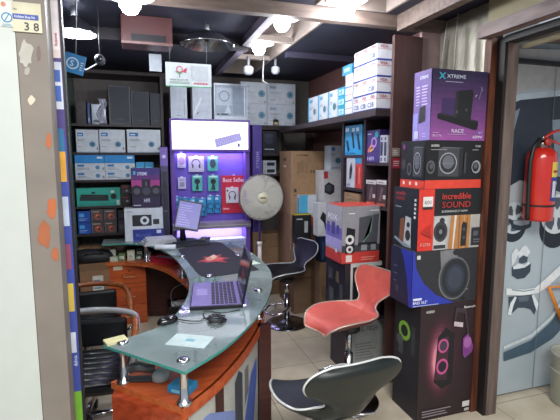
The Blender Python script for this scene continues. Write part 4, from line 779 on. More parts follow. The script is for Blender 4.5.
# ================================================================ BAR STOOLS
def stool(label, x, y, rz, seat_z, fcol, bcol, pipe, base=True, foot=True):
    t = thing('bar_stool', label, 'bar stool', (x, y, 0), rz)
    sp = [(.235, -.04, .09), (.228, -.02, .13), (.20, 0, .17), (.12, .012, .20), (.02, .01, .205), (-.08, .008, .175), (-.135, .02, .13), (-.168, .05, .092), (-.186, .09, .088), (-.20, .135, .13), (-.216, .18, .175), (-.232, .225, .19), (-.246, .265, .175), (-.254, .288, .14), (-.257, .298, .10)]
    S = cat_([Vector(p) for p in sp], 4); n = len(S); m = 15
    fr, bk = [], []
    for i, p in enumerate(S):
        tn = (S[min(i + 1, n - 1)] - S[max(i - 1, 0)]); tn = Vector((tn.x, 0, tn.y)).normalized(); nr = Vector((tn.z, 0, -tn.x))
        if nr.dot(Vector((.4, 0, 1))) < 0: nr = -nr
        ed = min(i, n - 1 - i) / 3.0; th = .034 * min(1, .35 + ed * .3)
        for j in range(m):
            s_ = -1 + 2 * j / (m - 1); cup = (.045 if p.x > -.15 else .045 - .03 * min(1, (-.15 - p.x) / .06)) * abs(s_) ** 2.4; k_ = math.sqrt(max(0, 1 - s_ ** 6 * .0))
            c = Vector((p.x, s_ * p.z, p.y)) + nr * cup
            pad = .012 * (1 - s_ ** 4)
            fr.append(c + nr * pad); bk.append(c - nr * (th * (1 - .55 * s_ ** 4)))
    def grid(vs, flip):
        f = []
        for i in range(n - 1):
            for j in range(m - 1):
                q = (i * m + j, i * m + j + 1, (i + 1) * m + j + 1, (i + 1) * m + j); f.append(q if not flip else q[::-1])
        return f
    FM = M(fcol, .38, 0, .1, 14, bump=.15) if isinstance(fcol, str) else fcol; BM = M(bcol, .4, 0, .08, 10) if isinstance(bcol, str) else bcol
    per = [i * m for i in range(n)] + [(n - 1) * m + j for j in range(1, m)] + [i * m + m - 1 for i in range(n - 2, -1, -1)] + [j for j in range(m - 2, 0, -1)]
    def up(v): return (v[0], v[1], v[2] + seat_z)
    MB().add([up(v) for v in fr], grid(fr, True), FM, True).build('seat', t)
    rim = MB(); k = len(per); vs = [up(fr[a]) for a in per] + [up(bk[a]) for a in per]
    rim.add(vs, [(i, (i + 1) % k, k + (i + 1) % k, k + i) for i in range(k)], BM, True); rim.add([up(v) for v in bk], grid(bk, False), BM, True); rim.build('seat_shell', t)
    MB().tube([up((Vector(fr[a]) + Vector(bk[a])) / 2 + (Vector(fr[a]) - Vector(bk[a])) * .4) for a in per], .0055, M(pipe, .25, .3), 6, closed=True).build('piping', t)
    zb = seat_z - .03
    MB().tube([(0, 0, zb + .0), (0, 0, zb - .05)], .07, M('#2a2b2e', .4)).build('seat_plate', t)
    pl = MB().tube([(0, 0, .02), (0, 0, zb * .62)], .028, CHROME, 16); pl.tube([(0, 0, zb * .6), (0, 0, zb - .04)], .02, CHROME, 14); pl.build('gas_lift_pole', t)
    MB().lathe([(0, 0), (.2, 0), (.205, .004), (.2, .01), (.12, .022), (.05, .034), (.032, .05), (0, .05)], (0, 0, 0), M('#8d8f92', .22, 1., .05), n=40).build('base_plate', t)
    fz = zb * .42; r = .13
    MB().tube([(.02, -.03, fz), (.06, -.1, fz - .01), (.14, -.12, fz - .03), (.21, -.07, fz - .05), (.22, 0, fz - .055), (.21, .07, fz - .05), (.14, .12, fz - .03), (.06, .1, fz - .01), (.02, .03, fz)], .009, CHROME, 8).build('footrest', t)
    MB().tube([(-.02, -.05, zb - .045), (-.06, -.12, zb - .05), (-.08, -.17, zb - .045)], .006, CHROME, 8).build('height_lever', t)
    return t
q = pZ(290, 321, 0)
stool('black scoop seat bar stool with white piping standing by the brown cartons', q.x - .05, q.y - .05, PI + math.radians(16), .50, '#17181e', '#131419', '#c9ccd0')
stool('red scoop seat bar stool in the middle of the aisle', 1.255, 2.41, PI + math.radians(14), .565, '#c25a52', '#5f1c22', '#b7a79a')
ns = stool('nearest bar stool, dark green black shell turned away, white piping', 0.835, 1.80, math.radians(95), .425, '#2e333e', '#131c1a', '#e2e4e2')
ns.scale = (1.0, 1.28, 1.0)
# ================================================================ OFFICE CHAIRS
def chair(label, x, y, rz, seat_z, wooden, tone):
    t = thing('office_chair', label, 'chair', (x, y, 0), rz)     # faces -y
    L = M(tone, .33, 0, .08, 16, bump=.1, clear=.1)
    c = MB(); c.box((-.25, -.24, seat_z - .07), (.25, .24, seat_z - .012), L, .025); c.build('seat', t)
    rl = MB()
    for i in range(7): rl.tube([(-.235, -.2 + i * .066, seat_z - .013), (0, -.2 + i * .066, seat_z - .006), (.235, -.2 + i * .066, seat_z - .013)], .035, L, 14)
    rl.v = [(a, b_, seat_z - .013 + (c_ - seat_z + .013) * .28) for a, b_, c_ in rl.v]; rl.build('seat_rib_padding', t)
    bk = MB(); 
    bk.box((-.22, .245, seat_z + .0), (.22, .29, seat_z + .17), L, .02)
    bk.build('backrest', t)
    am = WOOD_A if wooden else M('#c4c7cc', .25, .55, .03)
    loop = [(-.3, -.14, seat_z + .0), (-.31, -.16, seat_z + .10), (-.31, -.06, seat_z + .15), (-.3, .12, seat_z + .18), (-.24, .27, seat_z + .20), (0, .32, seat_z + .215), (.24, .27, seat_z + .20), (.3, .12, seat_z + .18), (.31, -.06, seat_z + .15), (.31, -.16, seat_z + .10), (.3, -.14, seat_z + .0)]
    if wooden: loop = loop[1:-1]
    path = cat_([Vector(p) for p in loop], 5)
    hb = MB().tube(path, .021 if wooden else .019, am, 10); hb.build('arm_and_back_rail', t)
    if not wooden:
        for s_ in (-1, 1):
            MB().tube(cat_([Vector((s_ * .305, -.08, seat_z + .165)), Vector((s_ * .30, .04, seat_z + .19)), Vector((s_ * .285, .15, seat_z + .205))], 5), .02, WOOD_A, 10).build('arm_pad', t)
    for s_ in (-1, 1): MB().tube([(s_ * .3, -.2, seat_z + .0), (s_ * .28, -.1, seat_z - .05), (s_ * .1, 0, seat_z - .075)], .012, CHROME, 8).build('arm_bracket', t)
    MB().box((-.1, -.1, seat_z - .1), (.1, .1, seat_z - .072), M('#1a1b1e', .4)).build('mechanism', t)
    MB().tube([(0, 0, .1), (0, 0, seat_z - .1)], .026, CHROME, 12).build('gas_lift', t)
    for i in range(5):
        a_ = i * 2 * PI / 5 + .3; ca, sa = math.cos(a_), math.sin(a_)
        MB().tube([(0, 0, .11), (.14 * ca, .14 * sa, .095), (.27 * ca, .27 * sa, .07)], [.026, .02, .014], CHROME if not wooden else M('#1a1b1e', .4), 8).build('leg', t)
        MB().lathe([(0, -.014), (.026, -.014), (.03, -.008), (.03, .008), (.026, .014), (0, .014)], (.27 * ca, .27 * sa, .031), M('#17181a', .4), axis='x', n=16).build('castor', t)
    return t
WOOD_A = wood('arm_wood', '#70391c', '#96582c', .3)
chair('black ribbed leather office chair with chrome rail, nearest chair behind the counter', -.36, 2.56, math.radians(-6), .42, False, '#16171c')
chair('black leather office chair with curved wooden rail, farther chair behind the counter', -.42, 3.36, math.radians(4), .37, True, '#15161a')
# bag and carton behind the chairs
r, _ = cY('parcel_box', 'open brown carton with white label under the black bag at back left', 80, 264, 110, 300, 4.22, .24, '#8a684c', z0=0, front=[('r', .42, .5, .78, .82, '#cdcac0'), ('lines', .46, .55, .74, .78, 4, '#5f8ab0'), ('r', 0, .9, 1, 1, '#7a5a40')], rough=.6)
zt3 = _
t = thing('black_bag', 'soft black bag lying on the brown carton at back left', 'bag', (-.44, 4.34, zt3 + .001), math.radians(4))
bgm = MB().lathe([(0, 0), (.85, 0), (1, .12), (1, .5), (.85, .85), (.45, 1), (0, 1)], (0, 0, 0), M('#17181d', .6, 0, .2, 8, bump=.4), n=26); bgm.v = [(math.copysign(abs(x) ** .75, x) * .17, math.copysign(abs(y) ** .75, y) * .1, z * (.11 - .02 * x)) for x, y, z in bgm.v]; bgm.build('bag_body', t)
MB().tube([(-.08, -.09, .08), (-.04, -.105, .1), (.04, -.105, .1), (.08, -.09, .08)], .006, M('#0d0e11', .5), 6).build('handle', t)
# ================================================================ FAN
q = pY(264, 198, 4.16); t = thing('pedestal_fan', 'off-white pedestal fan with round wire grille between display and cartons', 'fan', (q.x - .01, 4.27, 0))
fz = q.z; R_ = .235; GR = M('#d8d5cc', .4, 0, .05)
g = MB()
for side in (-1, 1):
    for i in range(16):
        rr = .05 + (R_ - .05) * i / 15; yy = -.06 + side * .045 * (1 - (rr / R_) ** 3)
        g.tube([(rr * math.cos(a * PI / 18), yy, fz + rr * math.sin(a * PI / 18)) for a in range(36)], .0034 if i < 15 else .0065, GR, 5, closed=True)
    for k in range(72 if side < 0 else 24):
        a_ = 2 * PI * k / (72 if side < 0 else 24) + .02
        g.tube([(rr * math.cos(a_), -.06 + side * .046 * (1 - (rr / R_) ** 3), fz + rr * math.sin(a_)) for rr in (.045, .1, .15, .2, R_)], .0022, GR, 4)
g.build('wire_grille', t)
MB().lathe([(0, 0), (.052, .0), (.058, -.008), (.052, -.014), (0, -.014)], (0, -.116, fz), M('#d8d2b8', .4), axis='y', n=28).build('hub_badge', t)
bb = MB(); bb.quad([(-.028, -.1168, fz - .006), (.028, -.1168, fz - .006), (.028, -.1168, fz + .008), (-.028, -.1168, fz + .008)], '#6a5a48'); bb.build('badge_lettering', t)
for k in range(3):
    bl = MB(); vs = []
    for i in range(8):
        for j in range(7):
            rr = .04 + .165 * i / 7; a_ = k * 2 * PI / 3 + (j / 6 - .5) * (1.0 + .5 * math.sin(PI * i / 7)); vs.append((rr * math.cos(a_), -.055 + .025 * (j / 6 - .5), fz + rr * math.sin(a_)))
    bl.add(vs, [(i * 7 + j, (i + 1) * 7 + j, (i + 1) * 7 + j + 1, i * 7 + j + 1) for i in range(7) for j in range(6)], M('#c9c6be', .35, 0, .05), True); bl.build('fan_blade', t)
MB().lathe([(0, -.05), (.06, -.05), (.075, -.03), (.075, .06), (.05, .1), (0, .1)][::1], (0, .0, fz), M('#c2bdb0', .4), axis='y', n=24).build('motor_housing', t)
pz = pY(263, 243, 4.3).z
MB().tube([(0, .03, pz), (0, .03, fz - .05)], .013, M('#5c4d78', .4, .3), 10).build('pole', t)
MB().tube([(0, .03, .02), (0, .03, pz + .01)], .021, M('#c6c3bc', .4), 12).build('outer_pole', t)
MB().lathe([(0, 0), (.17, 0), (.175, .012), (.12, .03), (.04, .045), (.025, .07), (0, .07)], (.0, .03, 0), M('#c9c6be', .4), n=32).build('base', t)
MB().lathe([(.02, 0), (.028, .004), (.028, .035), (.02, .04)], (0, .03, pz - .02), M('#dad8d2', .4), n=16).build('height_collar', t)
# ================================================================ BACK MIDDLE: board, low shelf, cartons
YM = 4.69
zU = pY(272, 125.5, YM).z; xa, xb = x1 + .004, 1.5
x0d, x1d = x0, x1
sx0 = pY(251, 160, YM).x + .005
t = thing('wall_shelf', 'long dark board under the stacked white router cartons at the back', 'shelf', (1.3, YM, zU))
MB().box((pY(252, 125, YM).x, YM - .01, zU - .05), (1.55, YB - .001, zU), WOOD_S).build('shelf_board', t, world=True)
MB().box((pY(311, 140, YM).x, YM + .1, 0), (pY(311, 140, YM).x + .08, YM + .18, zU - .051), WOOD_S).build('support_post', t, world=True)
ctn = [('r', .02, .0, .98, .02, '#aab4c0'), ('r', .08, .74, .3, .86, '#8fa8c0'), ('lines', .08, .5, .5, .62, 2, '#97a0ac'), ('lines', .08, .2, .3, .26, 1, '#8a94a0'), ('c', .8, .48, .17, '#6f96ac'), ('c', .8, .48, .08, '#466f8a'), ('r', .9, .06, .95, .13, '#7f8894')]
zt4 = pY(272, 83, YM).z; hC = (zt4 - zU) / 2
for j, (a, bb_) in enumerate(((240.5, 267), (267.4, 295.5))):
    xl, xr = pY(a, 104, YM).x, pY(bb_, 104, YM).x
    for i in range(2):
        carton('router_carton', 'large white router carton above the fan, %s of the %s column' % (('bottom', 'top')[i], ('left', 'right')[j]), xl, YM, zU + i * hC + .0006, xr - xl - .002, .24, hC - .0015, '#c4cad4', front=ctn, group='large white router cartons at the back')
carton('small_packet', 'small yellowish packet beside the white router cartons on the back board', 1.44, YM + .0, zU + .0006, .07, .06, .07, '#b39a4c', front=[('r', .2, .2, .8, .5, '#d8c88a')])
# rack right of the display
zr1, zr2, zr3 = pY(270, 153.5, YM).z, pY(270, 174, YM).z, pY(270, 225, YM).z
xq0, xq1 = pY(262.5, 160, YM).x, pY(289.5, 160, YM).x
t = thing('small_rack', 'small dark rack behind the fan holding black and white boxes', 'shelf', (xq0, YM, 0))
for z_ in (zr1, zr2): MB().box((xq0, YM - .01, z_ - .025), (xq1, YB - .001, z_), WOOD_S).build('shelf_board', t, world=True)
for xx in (xq0, xq1 - .02): MB().box((xx, YM + .2, 0), (xx + .02, YB - .002, zU - .051), WOOD_S).build('upright', t, world=True)
cY('gaming_box', 'dark navy box on the upper board of the rack behind the fan', 263, 131, 277, 153, YM, .15, '#20222e', z0=zr1, front=[('c', .4, .62, .2, '#33384c'), ('lines', .1, .15, .9, .24, 1, '#c2c6d4'), ('lines', .1, .75, .8, .9, 2, '#545a70')])
for i in range(2):
    cY('speaker_box', 'white and black flat box behind the fan, %s of two' % ('lower', 'upper')[i], 263, 160, 276, 173, YM, .14, '#b9bec8', z0=zr2 + i * .078, h=.076, front=[('r', .3, .2, .9, .7, '#1b1c22'), ('lines', .06, .3, .24, .7, 2, '#6a6f78')], group='flat boxes behind the fan')
for i, (zb_, hh_) in enumerate(((0.0, .42), (.421, .31))):
    carton('brown_carton', 'brown cardboard carton on the floor behind the fan, %s of two' % ('lower', 'upper')[i], 1.22, YM - .02, zb_ + .0005, .32, .2, hh_, '#8c6e54', front=[('r', 0, .48, 1, .5, '#6f5540'), ('lines', .1, .7, .4, .8, 1, '#6a5240')], rough=.7)
CB = '#9a7a5c'
yB = 4.2
xb0, xb1 = pY(291, 200, yB).x, pY(323.5, 200, yB).x
zz0, zz1, zz2, zz3 = 0, .40, pY(307, 213, yB).z, pY(307, 184, yB).z
line = '#5f4836'
tops = pY(307, 151, yB).z
pc1 = [('t', .14, .84, .06, 'XTREME', '#3a2a20', .38), ('p', [(.18, .3), (.36, .38), (.36, .72), (.18, .66)], '#876a4e'), ('p', [(.36, .38), (.5, .32), (.5, .68), (.36, .72)], '#8f7154'), ('r', .36, .34, .365, .72, line), ('r', .18, .3, .185, .66, line), ('r', .5, .32, .505, .68, line), ('r', .58, .34, .63, .42, line), ('r', .66, .34, .71, .42, line), ('r', .74, .34, .79, .42, line)]
carton('computer_carton', 'large brown case carton with line drawing, topmost of the tall back stack', xb0, yB, zz3 + .001, xb1 - xb0, .38, tops - zz3 - .001, CB, front=pc1, left=[('r', .3, .7, .6, .78, '#5a4a3c'), ('r', .35, .5, .6, .56, '#d0c8bc')], rough=.7)
carton('computer_carton', 'brown carton with small mark below the topmost of the tall back stack', xb0 - .005, yB, zz2 + .001, xb1 - xb0, .38, zz3 - zz2 - .001, CB, front=[('r', .1, .72, .18, .84, '#4a382a'), ('lines', .1, .6, .3, .66, 1, '#5f4836')], rough=.7)
carton('computer_carton', 'brown carton in the lower middle of the tall back stack', xb0 - .01, yB, zz1 + .001, xb1 - xb0, .38, zz2 - zz1 - .001, '#8c6e54', front=[('lines', .1, .7, .5, .78, 1, '#5f4836')], rough=.7)
carton('computer_carton', 'brown carton on the floor at the foot of the tall back stack', xb0 - .0, yB, .0005, xb1 - xb0, .38, zz1, '#86684f', front=[('r', 0, .49, 1, .51, '#6a503c')], rough=.7)
# ================================================================ RIGHT SHELF UNIT (opens towards the counter)
XS = 1.6; YE = 2.52
zT = pX(375, 112, XS).z
t = thing('shelf_unit', 'dark shelf unit with small compartments on the right wall', 'shelf', (XS, YE, 0))
MB().box((XS, YE, 0), (1.812, YE + .03, 2.385), WOOD_E).build('end_panel', t, world=True)
MB().box((1.49, YE + .031, zT - .045), (XR - .001, 4.6, zT), WOOD_S).build('ledge', t, world=True)
yv = [pX(364, 160, XS).y, pX(342.5, 160, XS).y]
for y_ in yv: MB().box((XS, y_ - .015, 0), (XR - .001, y_ + .015, zT - .046), WOOD_S).build('upright', t, world=True)
MB().box((XR - .02, YE + .031, 0), (XR - .002, yv[1], zT - .046), WOOD_S).build('back_panel', t, world=True)
zN1, zN2 = pX(376, 162.5, XS).z, pX(376, 206, XS).z; zF0, zF1, zF2 = pX(353, 155, XS).z, pX(353, 188, XS).z, pX(353, 215, XS).z
for z_ in (zN1, zN2, .45): MB().box((XS + .005, YE + .031, z_ - .022), (XR - .021, yv[0] - .016, z_), WOOD_S).build('shelf_board', t, world=True)
for z_ in (zF0, zF1, .8): MB().box((XS + .005, yv[0] + .016, z_ - .022), (XR - .021, yv[1] - .016, z_), WOOD_S).build('shelf_board', t, world=True)
CY = '#1f95cc'
cX('earphone_box', 'bright cyan box with dark earphones in the upper far compartment of the right shelf', 345, 125, 362, 153, XS + .01, .12, CY, z0=zF0, front=[('p', [(.08, .5), (.2, .5), (.3, .15), (.2, .1)], '#1c2430'), ('p', [(.4, .75), (.5, .75), (.6, .25), (.52, .2)], '#1c2430'), ('p', [(.7, .7), (.8, .7), (.95, .2), (.85, .15)], '#1c2430'), ('r', .05, .8, .25, .92, '#cfe8f2'), ('r', .45, .78, .6, .9, '#cfe8f2'), ('r', .68, .78, .85, .9, '#cfe8f2'), ('lines', .05, .03, .9, .1, 1, '#0f5f8c')])
cX('headset_box', 'white box with a dark headset in the middle far compartment of the right shelf', 346.5, 157, 354.5, 186, XS + .01, .12, '#b9bcc4', z0=zF1, front=[('p', [(.4, .25), (.6, .3), (.75, .6), (.6, .85), (.4, .6)], '#22242c'), ('r', .1, .05, .5, .12, '#8a8e98')])
cX('phone_box', 'red and blue slim box beside the white headset box in the right shelf', 355.2, 158, 361.5, 186, XS + .01, .12, '#c23a30', z0=zF1, front=[('r', 0, .82, 1, 1, '#2f88bc'), ('r', .2, .15, .35, .7, '#7a2420'), ('r', .6, .15, .75, .7, '#e08a70')])
cX('brown_carton', 'small brown carton in the bottom far compartment of the right shelf', 344, 193, 359, 206, XS + .01, .14, '#94765a', z0=zF1 - .022 - .13, front=[('r', .1, .5, .9, .53, '#6f5540')], rough=.7)
MB().box((XS + .005, yv[0] + .016, zF1 - .022 - .13 - .022), (XR - .021, yv[1] - .016, zF1 - .022 - .13), WOOD_S).build('shelf_board', t, world=True)
cX('headphone_box', 'purple box with an orange and pink picture in the upper near compartment', 366.5, 130, 379.5, 161, XS + .01, .12, '#3c2a70', z0=zN1, front=[('lines', .1, .85, .5, .93, 1, '#c2b8e0'), ('ring', .6, .62, .1, .17, '#b08ad0'), ('p', [(.1, .35), (.2, .3), (.45, .5), (.4, .58)], '#d07a5c'), ('p', [(.3, .3), (.6, .4), (.6, .46), (.3, .38)], '#e0a86c'), ('t', .12, .06, .11, 'HIFI', '#c9c0e4', .7), ('c', .8, .85, .1, '#3aa8c8')])
for i in range(2):
    cX('cable_box', 'small white and dark box, %s of two beside the purple headphone box' % ('farther', 'nearer')[i], 380 + i * 3.7, 135, 383.4 + i * 3.7, 161, XS + .01, .1, '#b4b8c6', z0=zN1, front=[('r', .15, .25, .85, .75, '#2c2a48'), ('r', .3, .05, .7, .18, '#4a4a5c'), ('r', .3, .82, .7, .92, '#4a4a5c')], group='small boxes in the upper near compartment')
for i in range(2):
    cX('razor_box', 'dark box with white top band in the lower near compartment, %s of two' % ('farther', 'nearer')[i], 366 + i * 10.4, 180, 376 + i * 10.4, 205, XS + .01, .12, '#3c2c2c', z0=zN2, front=[('r', 0, .84, 1, 1, '#c4c2c4'), ('p', [(.3, .2), (.5, .2), (.7, .7), (.5, .75)], '#6a5f66'), ('r', .1, .03, .9, .12, '#b05a4a'), ('lines', .15, .88, .85, .95, 1, '#5a5a5f'), ('r', .7, .3, .95, .45, '#c9c2c0')], group='dark boxes in the lower near compartment')
# on the ledge: VISA cartons, white stack, cyan stack, white router boxes
XV = 1.52
yn, yf = 2.60, pX(353.8, 85, XV).y
zv = [zT] + [pX(375, v, XV).z for v in (95.5, 78, 60.5, 44)]
hv = (zv[4] - zT) / 4
vis = lambda n_: ([('r', 0, .9, 1, 1, '#3c4c9c'), ('r', 0, .0, 1, .07, '#b45a58'), ('r', 0, .62, 1, .66, '#c08a86')])
for i in range(4):
    L_ = [('r', 0, .0, 1, .1, '#26368c'), ('r', 0, .68, 1, .71, '#b9706c'), ('t', .40, .75, .2, 'VISA', '#9c2028', .2)] + ([('t', .66, .2, .3, 'CSB', '#2a3a86', .26)] if i in (0, 1, 3) else []) + [('t', .06, .75, .18, 'VISA', '#9c2028', .18), ('t', .76, .75, .2, 'VISA', '#9c2028', .2)]
    if i == 0: L_ += [('t', .36, .2, .3, 'CSB', '#2a3a86', .22), ('t', .05, .2, .3, 'CSB', '#2a3a86', .22)]
    F_ = [('r', 0, .0, 1, .1, '#26368c'), ('r', 0, .68, 1, .71, '#b9706c'), ('t', .07, .75, .2, 'VISA', '#9c2028', .2)]
    carton('visa_carton', 'white card carton marked VISA on the right ledge, %s of four' % ('bottom', 'second from bottom', 'second from top', 'topmost')[i], XV, yn, zT + i * hv + .0006, .3, yf - yn, hv - .0014, '#cfcfd6', front=F_, left=L_, group='white VISA cartons')
ys = [pX(v, 85, XV).y for v in (353, 346)]
h3 = (pX(349, 74, XV).z - zT) / 3
for i in range(3):
    carton('printer_paper_box', 'white box with thin red line behind the VISA cartons, %s of three' % ('bottom', 'middle', 'top')[i], XV, ys[0] + .01, zT + i * h3 + .0006, .2, ys[1] - ys[0], h3 - .0014, '#cfd2da', left=[('r', 0, .45, 1, .5, '#b4605c'), ('r', 0, 0, 1, .08, '#5f6cac')], group='white boxes behind the VISA cartons')
carton('cyan_box', 'small cyan box on top of the white boxes behind the VISA cartons', XV, ys[0] + .02, zT + 3 * h3 + .0006, .12, .16, .07, '#2f8cb4', left=[('r', .2, .3, .8, .7, '#a4d4e6')])
yc = [pX(345.5, 100, XV).y + .0, pX(339.5, 100, XV).y]
yc[0] = max(yc[0], ys[1] + .02)
h4 = (pX(342, 87, XV).z - zT) / 3
for i in range(3):
    carton('cyan_box', 'cyan and white box on the right ledge, %s of three stacked' % ('bottom', 'middle', 'top')[i], XV, yc[0], zT + i * h4 + .0006, .2, yc[1] - yc[0] + .02, h4 - .0014, '#2a9cc0', left=[('r', .1, .2, .45, .75, '#bfe0ea'), ('r', .55, .2, .9, .75, '#bfe0ea'), ('lines', .15, .3, .85, .6, 2, '#1f6c8c')], group='cyan boxes on the right ledge')
yl = [pX(v, 105, XV).y for v in (338.5, 328, 318, 308)]; yl[0] = max(yl[0], yc[1] + .03)
for i in range(3):
    hh_ = [pX(333, 91, XV).z, pX(323, 96, XV).z, pX(313, 101, XV).z][i] - zT
    hh_ = (pX(333, 90.5, XV).z - zT)
    carton('router_box', 'white router box with blue side on the right ledge, %s of three' % ('nearest', 'middle', 'farthest')[i], XV, yl[i] + .012, zT + .0006, .2, yl[i + 1] - yl[i] - .02, hh_, '#c9cdd6', left=[('r', 0, 0, .12, 1, '#2f9ccc'), ('r', .2, .78, .5, .9, '#5f9ac0'), ('lines', .2, .5, .6, .62, 2, '#9a8f98'), ('c', .72, .4, .13, '#4a7a80'), ('lines', .2, .15, .4, .22, 1, '#808a94')], group='white router boxes on the right ledge')
# ================================================================ CARTONS IN FRONT OF THE RIGHT SHELF
# power supply and router boxes, on a brown carton against the wall
r, z_a = cY('brown_carton', 'brown carton on the floor in the corner behind the power supply box', 323, 214, 340, 300, 3.97, .2, '#7c624c', z0=0, rough=.7)
r, z_b = cY('power_supply_box', 'tall white box with a red corner and black power supply picture', 323, 170.5, 341, 212, 3.97, .2, '#c9c8ca', z0=z_a, front=[('r', .04, .82, .26, .98, '#b8343c'), ('p', [(.08, .5), (.4, .44), (.62, .5), (.62, .66), (.3, .74), (.08, .66)], '#26272d'), ('c', .3, .6, .08, '#4a4c55'), ('lines', .6, .22, .95, .3, 2, '#8a8a92')])
cY('router_box', 'small white router box standing on the tall power supply box', 330.5, 145.5, 341.5, 170, 3.97, .15, '#b9c2cc', z0=z_b, front=[('r', .1, .8, .4, .92, BL), ('lines', .1, .6, .5, .7, 1, '#8a94a0'), ('c', .68, .4, .12, '#4f7c98'), ('r', .1, .08, .9, .12, '#7f8894')])
# blue white box and black yellow box
yK = 4.0
r, z_c = cY('brown_carton', 'brown carton on the floor left of the speaker cartons, under the black box', 294, 244, 311.5, 300, yK, .09, '#7f654e', z0=0, rough=.7, front=[('r', 0, .5, 1, .52, '#614a38')])
r, z_d = cY('graphics_box', 'black box with yellow top edge behind the black bar stool', 295, 214, 311, 244, yK, .085, '#1d1d22', z0=z_c, front=[('lines', .1, .8, .5, .88, 1, '#c9c9cc'), ('r', .58, .38, .8, .76, '#a4a8b0'), ('r', 0, .97, 1, 1, '#c9b23c')], left=[('r', 0, .95, 1, 1, '#c9b23c')], top='#8f8a3c')
r, z_e = cY('brown_carton', 'brown carton on the floor under the blue and orange box', 300, 226, 317, 300, 4.1, .09, '#7c6048', z0=0, rough=.7)
cY('filament_box', 'blue and white box with orange lower corner between the black and white boxes', 300, 195, 316.5, 226, 4.1, .09, '#4aa3cc', z0=z_e, front=[('r', .0, .3, .45, .95, '#4aa8d4'), ('r', .5, .0, 1, 1, '#c2c8d2'), ('p', [(.4, .0), (1, .0), (1, .12), (.6, .4)], '#d0683c'), ('r', .46, .05, .5, .95, '#d9dde4')], left=[('r', 0, 0, 1, 1, '#b9c4d0'), ('r', .2, .3, .8, .9, '#4aa3cc')], top='#c9b090')
# dark blue box with white box on top
yN = 3.74
r, z_f = cY('brown_carton', 'brown carton on the floor under the dark blue box', 320, 262, 336, 330, yN, .14, '#80664c', z0=0, rough=.7, front=[('r', .1, .4, .4, .6, '#6f5742')], left=[('r', 0, .5, 1, .52, '#614a38')])
r, z_g = cY('dark_blue_box', 'dark blue box under the white box, left of the red banded speaker carton', 320.5, 236, 333, 262, yN, .13, '#1b2a44', z0=z_f, front=[('r', .1, .1, .3, .8, '#2f4c74'), ('lines', .4, .2, .9, .4, 2, '#4a6c94')])
cY('white_box', 'white box with a black headset picture left of the red banded speaker carton', 318, 203, 331, 236, yN, .12, '#c9cbd0', z0=z_g, front=[('p', [(.15, .55), (.35, .75), (.6, .65), (.75, .3), (.6, .15), (.45, .4)], '#1f2128'), ('lines', .6, .85, .9, .92, 1, '#7a7e88')])
# red banded speaker carton on two others
yF = 2.66
r, z_h = cY('grey_carton', 'pale grey carton with block lettering on the floor beneath the red stool', 350, 318, 383, 385, yF, .33, '#8f918f', z0=0, front=[('t', .3, .78, .08, 'G-TECH', '#4a4a4e', .5), ('lines', .15, .3, .8, .6, 6, '#6f7174')], left=[('r', 0, 0, 1, 1, '#3a3034')])
r, z_i = cY('gadget_carton', 'dark carton of small product pictures with a white rim under the red banded carton', 345, 262.5, 381, 318, yF, .33, '#24252c', z0=z_h, front=[('r', .14, .0, .2, 1, '#b9b9b9'), ('r', .14, .93, 1, 1, '#b9b9b9'), ('r', .3, .3, .8, .8, '#30323c')],
    left=[('r', .55, .6, .7, .8, '#6a5a44'), ('r', .75, .3, .9, .6, '#4a4c54'), ('r', .15, .6, .4, .8, '#43454e'), ('r', .2, .2, .45, .45, '#4f5159'), ('lines', .5, .1, .9, .2, 2, '#7a7c84')], top='#b0aeac')
gx = [('r', 0, 0, 1, .20, '#bf3a34'), ('r', 0, .2, 1, 1, '#8f8e96'), ('r', 0, .2, 1, .32, '#3a3c44'), ('p', [(.42, .3), (.72, .28), (.93, .3), (.97, .86), (.44, .8)], '#4c4d56'), ('p', [(.78, .9), (.82, .9), (.76, .55), (.56, .38), (.54, .34), (.72, .5)], '#7fa89c'), ('p', [(.42, .3), (.93, .3), (.93, .36), (.42, .36)], '#1e1f25'),
      ('p', [(.08, .18), (.32, .18), (.34, .6), (.12, .64)], '#17181d'), ('c', .2, .42, .085, '#d4d6da'), ('c', .2, .42, .04, '#17181d'), ('c', .2, .25, .065, '#d4d6da'), ('c', .2, .25, .03, '#17181d'), ('r', .5, .22, .66, .32, '#8a8c92'), ('r', .76, .22, .9, .32, '#8a8c92'),
      ('lines', .16, .86, .4, .9, 1, '#e4e4e8'), ('lines', .72, .9, .96, .95, 1, '#d4d4d8'), ('r', .1, .03, .26, .15, '#d9cfcc'), ('lines', .5, .04, .9, .12, 2, '#e08a80')]
lx = [('r', 0, 0, 1, .2, '#bf3a34'), ('r', 0, .2, 1, 1, '#a6a4b0'), ('r', 0, .3, 1, .62, '#6f66b4'), ('r', 0, .24, 1, .42, '#a9a2dc'), ('r', .1, .5, .25, .68, '#4a3f90'), ('r', .4, .48, .6, .7, '#4a3f90'), ('r', .7, .5, .85, .66, '#4a3f90'), ('t', .15, .74, .1, 'FOX', '#e8e8f0', .6), ('c', .7, .2, .04, '#d8e0ff')]
cY('speaker_carton', 'grey speaker carton with red bottom band and red top by the right shelf', 342, 206, 379.5, 262.5, yF, .27, '#8f8e96', z0=z_i, front=gx, left=lx, top='#c2453c')
# ================================================================ THE SPEAKER BOX STACK AT THE POST
YF = 2.06
def sbox(name, label, xa, xb, z0_, z1_, d, col, dy=0., **k):
    return carton(name, label, xa, YF + dy, z0_ + .0008, xb - xa, d, z1_ - z0_ - .0016, col, **k)
zs5 = [0, pY(450, 303, YF).z, pY(450, 249, YF).z, pY(450, 188.5, YF).z, pY(450, 140.5, YF).z, pY(458, 70, YF).z]
X_ = lambda px, py: pY(px, py, YF).x
